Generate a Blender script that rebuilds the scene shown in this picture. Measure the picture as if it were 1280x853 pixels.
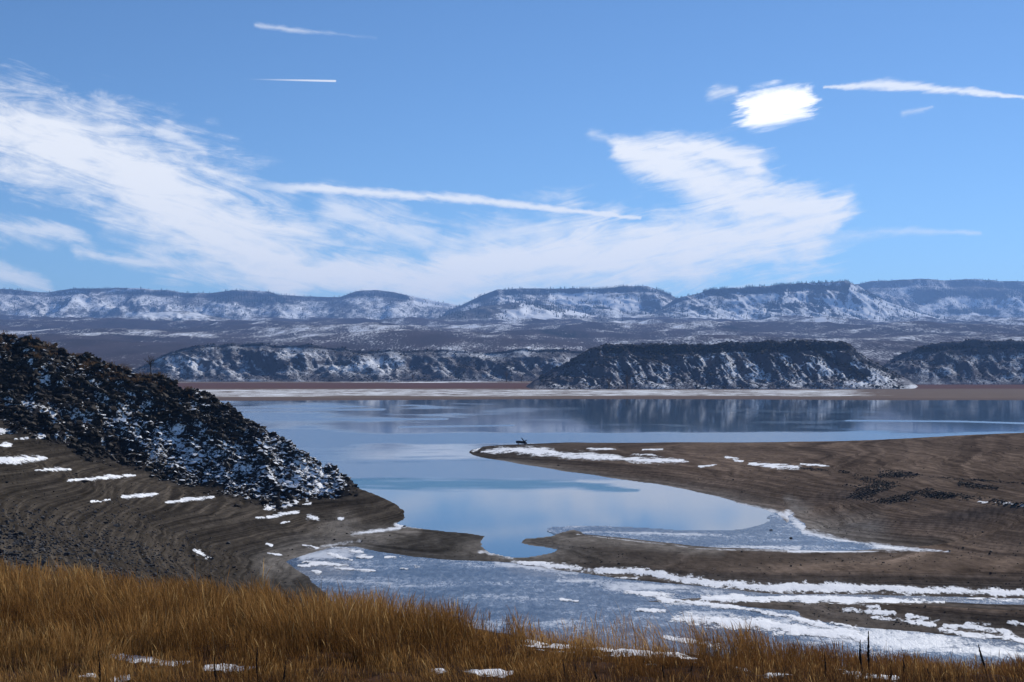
import bpy, bmesh, math, random
import numpy as np
from mathutils import Vector

# ------------------------------------------------------------------ camera, sky, sun, exposure
for o in list(bpy.data.objects):
    bpy.data.objects.remove(o, do_unlink=True)
SC = bpy.context.scene
COL = SC.collection
CAM_Z, F, U0, V0 = 25.0, 1584.0, 640.0, 460.0      # eye height over the lake, focal length in photo pixels, horizon
SUN_AZ, SUN_EL = math.radians(36), math.radians(32)

cam_d = bpy.data.cameras.new('camera')
cam = bpy.data.objects.new('camera', cam_d)
COL.objects.link(cam)
cam.location = (0, 0, CAM_Z)
cam.rotation_euler = (math.pi / 2, 0, 0)
cam_d.sensor_width = 36.0
cam_d.lens = 36.0 * F / 1280.0
cam_d.shift_y = (V0 - 426.5) / 1280.0
cam_d.clip_start, cam_d.clip_end = 0.5, 60000
SC.camera = cam

SC.view_settings.view_transform = 'Standard'
SC.view_settings.look = 'None'
SC.view_settings.exposure = 0.12
SC.view_settings.gamma = 1.0
SC.view_settings.use_curve_mapping = False
SC.cycles.max_bounces = 6
SC.cycles.volume_bounces = 0
SC.cycles.transparent_max_bounces = 8
SC.cycles.use_denoising = True
SC.cycles.sample_clamp_direct = 6.0
SC.cycles.sample_clamp_indirect = 3.0

sun_d = bpy.data.lights.new('sun', 'SUN')
sun_d.energy, sun_d.angle, sun_d.color = 4.4, math.radians(0.53), (1.0, 0.955, 0.88)
sun = bpy.data.objects.new('sun', sun_d)
COL.objects.link(sun)
sdir = Vector((math.cos(SUN_EL) * math.sin(SUN_AZ), math.cos(SUN_EL) * math.cos(SUN_AZ), math.sin(SUN_EL)))
sun.rotation_euler = sdir.to_track_quat('Z', 'Y').to_euler()
sun.location = (0, 0, 100)


class S:
    """tiny shader-expression wrapper: S(nodetree, socket)"""
    def __init__(s, nt, sock): s.nt, s.k = nt, sock
    def _m(s, op, *a, clamp=False):
        n = s.nt.nodes.new('ShaderNodeMath'); n.operation = op; n.use_clamp = clamp
        for i, x in enumerate((s,) + a):
            if isinstance(x, S): s.nt.links.new(x.k, n.inputs[i])
            else: n.inputs[i].default_value = float(x)
        return S(s.nt, n.outputs[0])
    def __add__(s, o): return s._m('ADD', o)
    __radd__ = __add__
    def __sub__(s, o): return s._m('SUBTRACT', o)
    def __rsub__(s, o): return (s * -1.0) + o
    def __mul__(s, o): return s._m('MULTIPLY', o)
    __rmul__ = __mul__
    def __truediv__(s, o): return s._m('DIVIDE', o)
    def max(s, o): return s._m('MAXIMUM', o)
    def min(s, o): return s._m('MINIMUM', o)
    def sqrt(s): return s._m('SQRT')
    def abs(s): return s._m('ABSOLUTE')
    def pow(s, o): return s._m('POWER', o)
    def clamp(s): return s._m('ADD', 0.0, clamp=True)
    def step(s, a, b, smooth=True):
        n = s.nt.nodes.new('ShaderNodeMapRange'); n.interpolation_type = 'SMOOTHSTEP' if smooth else 'LINEAR'
        s.nt.links.new(s.k, n.inputs[0])
        for i, x in ((1, a), (2, b), (3, 0.0), (4, 1.0)): n.inputs[i].default_value = x
        return S(s.nt, n.outputs[0])


def xyz(nt, vec):
    n = nt.nodes.new('ShaderNodeSeparateXYZ'); nt.links.new(vec, n.inputs[0])
    return [S(nt, n.outputs[i]) for i in range(3)]


def comb(nt, *v):
    n = nt.nodes.new('ShaderNodeCombineXYZ')
    for i, x in enumerate(v):
        if isinstance(x, S): nt.links.new(x.k, n.inputs[i])
        else: n.inputs[i].default_value = float(x)
    return n.outputs[0]


def noise(nt, vec, scale, detail=4, rough=0.55, distort=0.0, ntype=None):
    n = nt.nodes.new('ShaderNodeTexNoise')
    nt.links.new(vec, n.inputs['Vector'])
    n.inputs['Scale'].default_value = scale
    n.inputs['Detail'].default_value = detail
    n.inputs['Roughness'].default_value = rough
    n.inputs['Distortion'].default_value = distort
    return S(nt, n.outputs['Fac'])


def mixc(nt, fac, a, b):
    n = nt.nodes.new('ShaderNodeMix'); n.data_type = 'RGBA'
    for i, x in ((0, fac), (6, a), (7, b)):
        if isinstance(x, S): nt.links.new(x.k, n.inputs[i])
        elif isinstance(x, bpy.types.NodeSocket): nt.links.new(x, n.inputs[i])
        elif isinstance(x, (tuple, list)): n.inputs[i].default_value = (*x[:3], 1)
        else: n.inputs[i].default_value = x
    return n.outputs[2]


# ---- world: physical sky with thin cirrus and contrails, laid out by direction
world = bpy.data.worlds.new('World'); SC.world = world; world.use_nodes = True
W = world.node_tree; W.nodes.clear()
sky = W.nodes.new('ShaderNodeTexSky'); sky.sky_type = 'NISHITA'; sky.sun_disc = False
sky.sun_elevation, sky.sun_rotation = SUN_EL, SUN_AZ
sky.altitude, sky.air_density, sky.dust_density, sky.ozone_density = 2300, 1.0, 0.15, 3.0
tc = W.nodes.new('ShaderNodeTexCoord')
dx, dy, dz = xyz(W, tc.outputs['Generated'])
dyp = dy.max(0.05)
X = dx / dyp * F + U0
Y = V0 - dz / dyp * F
warp = noise(W, comb(W, X * 0.006, Y * 0.012, 0), 1.0, 4, 0.6)
warp2 = noise(W, comb(W, X * 0.006 + 31, Y * 0.012, 3.7), 1.0, 4, 0.6)
Xw = X + (warp - 0.5) * 85
Yw = Y + (warp2 - 0.5) * 46


def capsule(px, py, a, b, ra, rb):
    ax, ay = a; bx_, by_ = b
    L = (bx_ - ax) ** 2 + (by_ - ay) ** 2
    h = ((px - ax) * (bx_ - ax) + (py - ay) * (by_ - ay)) / L
    h = h.clamp()
    ex = px - (h * (bx_ - ax) + ax)
    ey = py - (h * (by_ - ay) + ay)
    return 1.0 - (ex * ex + ey * ey).sqrt() / (h * (rb - ra) + ra)


def strokes(px, py, segs):
    f = None
    for s in segs:
        c = capsule(px, py, *s)
        f = c if f is None else f.max(c)
    return f


big = strokes(Xw, Yw, [
    ((-60, 150), (110, 190), 62, 74), ((110, 190), (260, 275), 74, 92), ((260, 275), (360, 335), 92, 62),
    ((330, 345), (560, 352), 40, 36), ((560, 345), (720, 318), 60, 66), ((470, 355), (600, 350), 44, 50), ((720, 330), (870, 312), 60, 66),
    ((870, 312), (985, 285), 66, 66), ((985, 285), (1055, 258), 56, 22),
    ((765, 182), (850, 205), 16, 42), ((850, 205), (930, 255), 42, 66), ((930, 255), (1035, 268), 66, 26), ((820, 186), (945, 205), 8, 24),
])
faint = strokes(Xw, Yw, [
    ((410, 268), (530, 298), 40, 32), ((600, 300), (720, 285), 30, 30), ((-20, 285), (100, 295), 26, 14), ((90, 312), (330, 338), 12, 26),
    ((-40, 345), (50, 352), 26, 16), ((900, 118), (920, 116), 14, 10),
    ((200, 160), (260, 190), 22, 10), ((640, 300), (700, 290), 22, 18),
])
xr = X * 0.97 + Y * 0.24
yr = Y * 0.97 - X * 0.24
xl = X * 0.975 - Y * 0.22
yl = Y * 0.975 + X * 0.22
side = X.step(520.0, 780.0)
fib_r = noise(W, comb(W, xl * 0.010, yl * 0.060, 1.3), 1.0, 7, 0.66, 1.1)
fib_l = noise(W, comb(W, xr * 0.010, yr * 0.050, 5.1), 1.0, 7, 0.66, 1.2)
fib = fib_r * side + fib_l * (1.0 - side)
billow = noise(W, comb(W, X * 0.02, Y * 0.034, 9.0), 1.0, 6, 0.6)
tex = (fib - 0.5) * 1.5 + (billow - 0.5) * 1.1
tex2 = (fib - 0.5) * 2.3 + (billow - 0.5) * 1.5
dbig = (big * 1.15 + tex2 * 0.95).step(-0.22, 1.12) * 0.94
dfaint = (faint * 1.0 + tex2 * 1.1).step(-0.1, 1.3) * 0.72
core_x = X + (noise(W, comb(W, xl * 0.03, yl * 0.16, 2.0), 1.0, 5, 0.65) - 0.5) * 50
core = strokes(core_x, Y + (billow - 0.5) * 22, [((948, 138), (1002, 128), 33, 27)])
dcore = (core * 1.1 + (fib_r - 0.5) * 1.2 + (billow - 0.5) * 0.5).step(0.0, 0.75)
tr_y = Y + (noise(W, comb(W, X * 0.05, Y * 0.05, 4.4), 1.0, 4, 0.6) - 0.5) * 7
trail = strokes(X, tr_y, [((290, 230), (560, 247), 9, 8.5), ((560, 247), (800, 273), 8.5, 5)])
dtrail = (trail + tex * 0.9).step(0.0, 0.9) * 0.86 * X.step(270.0, 400.0)
tr2 = strokes(X, tr_y, [((1030, 110), (1100, 105), 3, 9), ((1100, 105), (1285, 122), 10, 4)])
dtr2 = (tr2 + tex * 1.1).step(0.0, 1.0) * 0.82
tr3 = strokes(X, tr_y, [((320, 32), (375, 38), 5, 6), ((375, 38), (470, 48), 6, 3)])
dtr3 = (tr3 + tex * 1.3).step(0.1, 1.4) * 0.5 * (1.0 - X.step(360.0, 480.0) * 0.8)
wisp = strokes(X, tr_y, [((1040, 302), (1100, 289), 22, 10), ((1100, 289), (1225, 291), 9, 4), ((1130, 142), (1165, 135), 6, 4), ((740, 168), (770, 176), 9, 6)])
dwisp = (wisp + tex * 1.3).step(0.0, 1.5) * 0.42
tr4 = strokes(X, Y, [((300, 99), (419, 101.5), 0.8, 1.8)])
dtr4 = tr4.step(0.0, 0.6) * X.step(300.0, 400.0) * 0.75
front = dy.step(0.12, 0.3)
dens = dbig.max(dfaint).max(dwisp).max(dtrail).max(dtr2).max(dtr3).max(dtr4) * front
# the same kind of thin cirrus goes on over the rest of the sky
dzp = dz.max(0.06)
gx, gy = dx / dzp, dy / dzp
gen = noise(W, comb(W, gx * 0.5 + gy * 0.1, gy * 1.4, 7.7), 1.0, 6, 0.6, 0.6)
outside = 1.0 - (X.step(-500.0, -120.0) * (1.0 - X.step(1400.0, 1780.0)) * Y.step(-600.0, -200.0) * front)
dgen = gen.step(0.52, 0.85) * 0.6 * outside * dz.step(0.02, 0.12)
dens = dens.max(dgen)
veil = (1.0 - Y.step(120.0, 400.0)) * -0.20 + 0.20
SKY_MUL = (0.067, 0.086, 0.101)
skyc = W.nodes.new('ShaderNodeMix'); skyc.data_type = 'RGBA'; skyc.blend_type = 'MULTIPLY'
skyc.inputs[0].default_value = 1.0
W.links.new(sky.outputs[0], skyc.inputs[6]); skyc.inputs[7].default_value = (*[c * 10 for c in SKY_MUL], 1)
CLOUD = (9.4, 9.6, 10.0)
c1 = mixc(W, dens, skyc.outputs[2], CLOUD)
c2 = mixc(W, dcore * front, c1, (12.0, 12.0, 12.0))
bg = W.nodes.new('ShaderNodeBackground'); bg.inputs[1].default_value = 0.1
W.links.new(c2, bg.inputs[0])
wo = W.nodes.new('ShaderNodeOutputWorld'); W.links.new(bg.outputs[0], wo.inputs[0])
world.cycles.sampling_method = 'MANUAL'; world.cycles.sample_map_resolution = 512

# ------------------------------------------------------------------ numeric helpers
rng = np.random.default_rng(7)
random.seed(7)


def perlin(x, y, seed=0):
    x = np.asarray(x, np.float64); y = np.asarray(y, np.float64)
    xi = np.floor(x).astype(np.int64); yi = np.floor(y).astype(np.int64)
    xf, yf = x - xi, y - yi
    def g(ix, iy, fx, fy):
        h = (ix * 374761393 + iy * 668265263 + seed * 974634777) & 0xffffffff
        h = ((h ^ (h >> 13)) * 1274126177) & 0xffffffff
        h = h ^ (h >> 16)
        a = (h & 1023) * (2 * np.pi / 1024)
        return np.cos(a) * fx + np.sin(a) * fy
    u = xf * xf * xf * (xf * (xf * 6 - 15) + 10); v = yf * yf * yf * (yf * (yf * 6 - 15) + 10)
    a = g(xi, yi, xf, yf); b = g(xi + 1, yi, xf - 1, yf)
    c = g(xi, yi + 1, xf, yf - 1); d = g(xi + 1, yi + 1, xf - 1, yf - 1)
    return (a + u * (b - a)) * (1 - v) + (c + u * (d - c)) * v


def fbm(x, y, octv=5, seed=0, gain=0.5):
    r = 0; amp = 1.0; f = 1.0
    for k in range(octv):
        r = r + amp * perlin(x * f + 13.7 * k, y * f - 7.1 * k, seed + k); amp *= gain; f *= 2.03
    return r * 1.4


def ridged(x, y, octv=4, seed=0):
    r = 0; amp = 0.55; f = 1.0
    for k in range(octv):
        r = r + amp * (1 - 2.2 * np.abs(perlin(x * f + 5.3 * k, y * f, seed + k))); amp *= 0.5; f *= 2.1
    return r


def sstep(a, b, x):
    t = np.clip((x - a) / (b - a), 0, 1)
    return t * t * (3 - 2 * t)


def world_pt(u, v, z=0.0):
    d = (CAM_Z - z) * F / (v - V0)
    return (u - U0) / F * d, d


def proj(x, y, z):
    return U0 + F * x / y, V0 + F * (CAM_Z - z) / y


def seg_field(U, V, segs, aspect=1.0, taper=0.0):
    """max over strokes of 1 - dist/r in photo pixels"""
    f = np.full(U.shape, -9.0)
    for s in segs:
        (ax, ay), (bx, by), ra, rb = s[0], s[1], s[2], (s[3] if len(s) > 3 else s[2])
        L = (bx - ax) ** 2 + (by - ay) ** 2 + 1e-9
        h = np.clip(((U - ax) * (bx - ax) + (V - ay) * (by - ay)) / L, 0, 1)
        dd = np.hypot((U - ax - h * (bx - ax)) / aspect, V - ay - h * (by - ay))
        rr = (ra + h * (rb - ra)) * (1 - taper + taper * np.sqrt(np.clip(4 * h * (1 - h), 0, 1)))
        f = np.maximum(f, 1 - dd / rr)
    return f


def poly_sd(PX, PY, poly):
    """signed distance to a closed polygon, negative inside"""
    n = len(poly); d2 = np.full(PX.shape, 1e9); inside = np.zeros(PX.shape, bool)
    for i in range(n):
        ax, ay = poly[i]; bx, by = poly[(i + 1) % n]
        ex, ey = bx - ax, by - ay
        t = np.clip(((PX - ax) * ex + (PY - ay) * ey) / (ex * ex + ey * ey + 1e-12), 0, 1)
        d2 = np.minimum(d2, (PX - ax - t * ex) ** 2 + (PY - ay - t * ey) ** 2)
        c = ((ay > PY) != (by > PY))
        with np.errstate(divide='ignore', invalid='ignore'):
            inside ^= c & (PX < ax + (PY - ay) / (by - ay + 1e-15) * ex)
    d = np.sqrt(d2)
    return np.where(inside, -d, d)


def mesh_np(name, V, Fq, mats, attrs=None, smooth=True, cols=None):
    """V (n,3), Fq list of (m,k) index arrays"""
    me = bpy.data.meshes.new(name)
    V = np.ascontiguousarray(V, np.float32)
    Fq = [np.ascontiguousarray(f, np.int32) for f in (Fq if isinstance(Fq, list) else [Fq])]
    me.vertices.add(len(V)); me.vertices.foreach_set('co', V.ravel())
    loops = np.concatenate([f.ravel() for f in Fq])
    tot = np.concatenate([np.full(len(f), f.shape[1], np.int32) for f in Fq])
    start = np.concatenate([[0], np.cumsum(tot)[:-1]]).astype(np.int32)
    me.loops.add(len(loops)); me.loops.foreach_set('vertex_index', loops)
    me.polygons.add(len(tot)); me.polygons.foreach_set('loop_start', start)
    me.polygons.foreach_set('use_smooth', np.full(len(tot), smooth, bool))
    me.update(calc_edges=True)
    for k, a in (attrs or {}).items():
        at = me.attributes.new(k, 'FLOAT', 'POINT'); at.data.foreach_set('value', np.ascontiguousarray(a, np.float32).ravel())
    for k, a in (cols or {}).items():
        at = me.attributes.new(k, 'FLOAT_COLOR', 'POINT')
        c4 = np.ones((len(V), 4), np.float32); c4[:, :3] = a
        at.data.foreach_set('color', c4.ravel())
    for m in (mats if isinstance(mats, list) else [mats]): me.materials.append(m)
    return me


def link(name, me, parent=None, kind=None, label=None, cat=None, group=None, loc=None):
    o = bpy.data.objects.new(name, me); COL.objects.link(o)
    if parent: o.parent = parent
    for k, v in (('kind', kind), ('label', label), ('category', cat), ('group', group)):
        if v: o[k] = v
    if loc: o.location = loc
    return o


def quads(nr, nc, keep=None):
    i = np.arange(nr * nc).reshape(nr, nc)
    q = np.stack([i[:-1, :-1], i[:-1, 1:], i[1:, 1:], i[1:, :-1]], -1).reshape(-1, 4)
    return q if keep is None else q[keep.ravel()]


def compact(V, q, *arrs):
    used = np.unique(q); mp = np.zeros(len(V), np.int64); mp[used] = np.arange(len(used))
    return (V[used], mp[q]) + tuple(a[used] for a in arrs)


# ------------------------------------------------------------------ materials
def new_mat(name):
    m = bpy.data.materials.new(name); m.use_nodes = True
    nt = m.node_tree; nt.nodes.clear()
    out = nt.nodes.new('ShaderNodeOutputMaterial')
    b = nt.nodes.new('ShaderNodeBsdfPrincipled'); nt.links.new(b.outputs[0], out.inputs[0])
    return m, nt, b, out


def attr(nt, name):
    n = nt.nodes.new('ShaderNodeAttribute'); n.attribute_name = name
    return n


def setv(nt, sock, v):
    if isinstance(v, S): nt.links.new(v.k, sock)
    elif isinstance(v, bpy.types.NodeSocket): nt.links.new(v, sock)
    elif isinstance(v, (tuple, list)): sock.default_value = (*v[:3], 1)
    else: sock.default_value = v


def bump(nt, b, h, dist, strength=1.0):
    n = nt.nodes.new('ShaderNodeBump'); n.inputs['Strength'].default_value = strength
    n.inputs['Distance'].default_value = dist
    nt.links.new(h.k, n.inputs['Height']); nt.links.new(n.outputs[0], b.inputs['Normal'])


def pos(nt): return nt.nodes.new('ShaderNodeNewGeometry').outputs['Position']


def objrand(nt):
    n = nt.nodes.new('ShaderNodeObjectInfo'); return S(nt, n.outputs['Random'])


def mul_c(nt, col, fac):
    n = nt.nodes.new('ShaderNodeVectorMath'); n.operation = 'SCALE'
    nt.links.new(col, n.inputs[0]); setv(nt, n.inputs['Scale'], fac)
    return n.outputs[0]


# near ground: colour attribute, fine pebble/mud mottling, soft frost
M_ground, nt, b, _ = new_mat('lakebed_mud')
P = pos(nt)
n1 = noise(nt, P, 0.9, 6, 0.65); n2 = noise(nt, P, 6.0, 4, 0.7)
sp = noise(nt, P, 2.6, 3, 0.8)
gxs, gys, gzs = xyz(nt, P)
lowf = noise(nt, P, 0.05, 3, 0.6)
mot = noise(nt, comb(nt, gxs, gys * 0.4, gzs), 0.75, 6, 0.8)
lines = noise(nt, comb(nt, gzs * 9.0 + gys * 0.16 + lowf * 1.1 + (mot - 0.5) * 0.7, gxs * 0.02, gys * 0.008), 1.0, 6, 0.8)
c = mul_c(nt, attr(nt, 'col').outputs['Color'], (n1 * 0.6 + n2 * 0.5 + 0.1 + mot.step(0.28, 0.74) * 0.75) * ((lines.step(0.36, 0.62) - 0.6) * (S(nt, attr(nt, 'slope').outputs['Fac']) * 0.52 + 0.2) + 1.0))
peb = S(nt, attr(nt, 'stony').outputs['Fac']) * sp.step(0.57, 0.66)
c = mixc(nt, peb, c, (0.115, 0.112, 0.118))
fr = S(nt, attr(nt, 'frost').outputs['Fac'])
frm = (fr * 1.1 + (mot - 0.5) * 2.2 + (n2 - 0.5) * 1.0 + (lines - 0.5) * 1.6).step(0.25, 1.0) * fr.step(0.0, 0.5)
c = mixc(nt, frm, c, (0.74, 0.76, 0.80))
setv(nt, b.inputs['Base Color'], c); b.inputs['Roughness'].default_value = 0.9
b.inputs['Specular IOR Level'].default_value = 0.0
bump(nt, b, n1 * 0.5 + n2 * 0.35 + sp * 0.3, 0.12, 0.9)

# settled snow, thinning out raggedly at its margins
M_snow, nt, b, out = new_mat('old_snow')
P = pos(nt); sx_, sy_, sz_ = xyz(nt, P)
n1 = noise(nt, P, 1.3, 6, 0.6); n2 = noise(nt, comb(nt, sx_, sy_ * 0.45, sz_), 2.2, 5, 0.75); n4 = noise(nt, comb(nt, sx_, sy_ * 0.5, sz_), 0.5, 4, 0.7)
setv(nt, b.inputs['Base Color'], mixc(nt, n2.step(0.58, 0.8) * 0.55, mixc(nt, n4.step(0.3, 0.7), (0.74, 0.755, 0.79), (0.90, 0.905, 0.92)), (0.36, 0.34, 0.33)))
b.inputs['Roughness'].default_value = 0.7; b.inputs['Specular IOR Level'].default_value = 0.1
bump(nt, b, n1 * 0.6 + n2 * 0.5, 0.16, 0.9)
thick = S(nt, attr(nt, 'thick').outputs['Fac'])
al = (thick * 0.75 + (n2 - 0.5) * 2.6 + (n4 - 0.5) * 2.2).step(-0.22, 0.22)
tp = nt.nodes.new('ShaderNodeBsdfTransparent'); ms = nt.nodes.new('ShaderNodeMixShader')
nt.links.new(al.k, ms.inputs[0]); nt.links.new(tp.outputs[0], ms.inputs[1]); nt.links.new(b.outputs[0], ms.inputs[2]); nt.links.new(ms.outputs[0], out.inputs[0])

# crinkled bay ice
M_ice, nt, b, _ = new_mat('crinkled_ice')
P = pos(nt); px_, py_, pz_ = xyz(nt, P)
vv = comb(nt, px_ * 1.0, py_ * 0.38, 0)
n1 = noise(nt, vv, 1.25, 5, 0.8, 0.4); n2 = noise(nt, comb(nt, px_ * 0.5, py_ * 0.9, 0), 0.14, 5, 0.65, 0.5); n3 = noise(nt, vv, 4.5, 3, 0.8)
frs = S(nt, attr(nt, 'frost').outputs['Fac'])
whit = ((n1 - 0.5) * 2.2 + (n2 - 0.5) * 3.4 + (n3 - 0.5) * 1.2 + frs * 1.3).step(0.12, 1.0)
mudi = S(nt, attr(nt, 'silt').outputs['Fac']) * (n2 * 0.8 + n1 * 0.6).step(0.35, 0.9)
ci = mixc(nt, mudi, mixc(nt, (n1 + (n2 - 0.5) * 0.5).step(0.35, 0.68), (0.025, 0.04, 0.07), (0.20, 0.235, 0.29)), (0.20, 0.185, 0.175))
setv(nt, b.inputs['Base Color'], mixc(nt, whit, ci, (0.60, 0.62, 0.66)))
setv(nt, b.inputs['Roughness'], whit * 0.25 + 0.22)
b.inputs['Specular IOR Level'].default_value = 0.5
bump(nt, b, n1 * 0.6 + n3 * 0.5, 0.16, 0.9)

# lake water: calm mirror with wind-ruffled bands
M_water, nt, b, _ = new_mat('lake_water')
P = pos(nt); px_, py_, pz_ = xyz(nt, P)
ruf = S(nt, attr(nt, 'ruffle').outputs['Fac']); teal = S(nt, attr(nt, 'teal').outputs['Fac'])
setv(nt, b.inputs['Base Color'], mixc(nt, teal, mixc(nt, ruf, (0.055, 0.105, 0.165), (0.095, 0.165, 0.265)), (0.0, 0.125, 0.225)))  # ruffled and teal tones put reflected sky into the base colour
setv(nt, b.inputs['Roughness'], ruf * 0.20 + teal * 0.16 + 0.055)
b.inputs['IOR'].default_value = 1.40
setv(nt, b.inputs['Specular IOR Level'], 0.5 - teal * 0.36)
w1 = noise(nt, comb(nt, px_ * 0.25, py_ * 1.0, 0), 0.8, 3, 0.6)
bump(nt, b, w1 * (ruf * 0.5 + teal * 0.9 + 0.02), 0.10, 0.25)


def slope_mat(name, soil_a, soil_b, veg, scale, lo=0.36, hi=0.64, n2a=1.0, ys=0.2, snow_c=(0.80, 0.82, 0.86)):
    """snow speckled over scrub; attributes give density of snow, dark woodland and painted bluff light and shade"""
    m, nt, b, _ = new_mat(name)
    P = pos(nt)
    ax_, ay_, az_ = xyz(nt, P); PA = comb(nt, ax_, ay_ * ys, az_)
    n1 = noise(nt, PA, scale, 5, 0.75); n2 = noise(nt, PA, scale * 5, 3, 0.8); n3 = noise(nt, PA, scale * 0.2, 4, 0.6)
    sn = S(nt, attr(nt, 'snow').outputs['Fac']); tr = S(nt, attr(nt, 'wood').outputs['Fac'])
    soil = mixc(nt, n3.step(0.3, 0.7), soil_a, soil_b)
    soil = mixc(nt, (tr + (n1 - 0.5) * 0.9).step(0.35, 0.65), soil, veg)
    k = (sn + (n1 - 0.5) * 0.75 + (n2 - 0.5) * n2a).step(lo, hi)
    setv(nt, b.inputs['Base Color'], mixc(nt, k, soil, snow_c))
    b.inputs['Roughness'].default_value = 0.9; b.inputs['Specular IOR Level'].default_value = 0.0
    bump(nt, b, n1 * 0.7 + n2 * 0.4, 0.6 / scale * 0.12, 0.8)
    return m


M_far = slope_mat('far_scrub_plain', (0.078, 0.066, 0.078), (0.054, 0.049, 0.06), (0.03, 0.032, 0.04), 0.05, 0.28, 0.78, 2.4, 0.07)
M_bluff = slope_mat('bluff_scrub', (0.108, 0.10, 0.112), (0.072, 0.07, 0.083), (0.034, 0.037, 0.048), 0.13, 0.16, 0.95, 2.2, 0.5)
M_mesa = slope_mat('mesa_slope', (0.10, 0.09, 0.085), (0.075, 0.07, 0.07), (0.03, 0.04, 0.045), 0.022, 0.20, 0.82, 2.0, 0.2)

M_plain, nt, b, _ = new_mat('far_shore_flat')
P = pos(nt); px_, py_, pz_ = xyz(nt, P)
n1 = noise(nt, comb(nt, px_ * 0.05, py_ * 0.10, 0), 1.0, 5, 0.75); n2 = noise(nt, comb(nt, px_ * 0.012, py_ * 0.05, 0), 1.0, 4, 0.6)
sn = S(nt, attr(nt, 'snow').outputs['Fac'])
c = mul_c(nt, attr(nt, 'col').outputs['Color'], n1 * 0.8 + n2 * 0.4 + 0.4)
k = (sn + (n1 - 0.5) * 1.5 + (n2 - 0.5) * 0.8).step(0.4, 0.6)
setv(nt, b.inputs['Base Color'], mixc(nt, k, c, (0.78, 0.80, 0.82))); b.inputs['Roughness'].default_value = 0.9; b.inputs['Specular IOR Level'].default_value = 0.0


def rock_mat(name, dark, light, snow_lo, snow_amt, place=None):
    m, nt, b, _ = new_mat(name)
    g = nt.nodes.new('ShaderNodeNewGeometry')
    P = g.outputs['Position']; nx, ny, nz = xyz(nt, g.outputs['Normal'])
    n1 = noise(nt, P, 1.7, 5, 0.7); n2 = noise(nt, P, 0.09, 4, 0.6); n3 = noise(nt, P, 0.7, 3, 0.6)
    c = mixc(nt, n1.step(0.3, 0.75), dark, light)
    k = nz + (n1 - 0.5) * 0.7 + (n2 - 0.5) * 1.6 + (n3 - 0.5) * 1.3
    if place:
        pa = attr(nt, 'snowy'); pa.attribute_type = place; k = k + S(nt, pa.outputs['Fac']) * 0.55 - 0.36
    k = k.step(snow_lo, snow_lo + 0.14) * snow_amt
    setv(nt, b.inputs['Base Color'], mixc(nt, k, c, (0.80, 0.82, 0.86)))
    b.inputs['Roughness'].default_value = 0.8; b.inputs['Specular IOR Level'].default_value = 0.12
    bump(nt, b, n1, 0.08, 0.8)
    return m


M_rock = rock_mat('basalt', (0.014, 0.012, 0.011), (0.062, 0.050, 0.041), 0.72, 1.0, 'OBJECT')
M_talus = rock_mat('basalt_talus', (0.014, 0.012, 0.011), (0.062, 0.050, 0.041), 0.72, 1.0, 'GEOMETRY')
M_scree = rock_mat('grey_scree', (0.03, 0.03, 0.034), (0.10, 0.098, 0.10), 2.6, 0.0)
M_scree_d = rock_mat('dark_rubble', (0.014, 0.013, 0.013), (0.05, 0.045, 0.04), 2.6, 0.0)
M_cap = rock_mat('cap_rock', (0.03, 0.028, 0.03), (0.07, 0.06, 0.06), 1.1, 1.0)


def plain_mat(name, a, bcol, scale, rough=0.9):
    m, nt, b, _ = new_mat(name)
    P = pos(nt); n1 = noise(nt, P, scale, 4, 0.65)
    setv(nt, b.inputs['Base Color'], mixc(nt, n1.step(0.3, 0.7), a, bcol))
    b.inputs['Roughness'].default_value = rough; b.inputs['Specular IOR Level'].default_value = 0.1
    return m


M_conifer = plain_mat('conifer', (0.018, 0.028, 0.022), (0.035, 0.045, 0.035), 0.05)
M_scrub = plain_mat('dark_scrub', (0.03, 0.03, 0.03), (0.07, 0.06, 0.055), 0.3)
M_stalk = plain_mat('dead_mullein', (0.012, 0.009, 0.008), (0.04, 0.026, 0.018), 30)
M_bark = plain_mat('grey_bark', (0.03, 0.025, 0.022), (0.07, 0.055, 0.045), 4)
M_twig = plain_mat('russet_twigs', (0.07, 0.04, 0.022), (0.13, 0.075, 0.035), 2)
M_drift = plain_mat('wet_driftwood', (0.015, 0.012, 0.011), (0.05, 0.04, 0.035), 2)

M_grass, nt, b, out = new_mat('dry_grass')
nt.nodes.remove(b)
ca = attr(nt, 'col').outputs['Color']
d1 = nt.nodes.new('ShaderNodeBsdfDiffuse'); d2 = nt.nodes.new('ShaderNodeBsdfTranslucent')
nt.links.new(ca, d1.inputs[0]); nt.links.new(ca, d2.inputs[0])
mx = nt.nodes.new('ShaderNodeMixShader'); mx.inputs[0].default_value = 0.45
nt.links.new(d1.outputs[0], mx.inputs[1]); nt.links.new(d2.outputs[0], mx.inputs[2]); nt.links.new(mx.outputs[0], out.inputs[0])

# ------------------------------------------------------------------ near ground: shoreline, hill, peninsula, terrace
def conf(x, y): return x / y, np.log(y)             # locally isotropic chart of the ground
def cpt(u, v, z=0.0):
    x, y = world_pt(u, v, z); return x / y, math.log(y)
def cw(x, y): return x / y, math.log(y)

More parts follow.
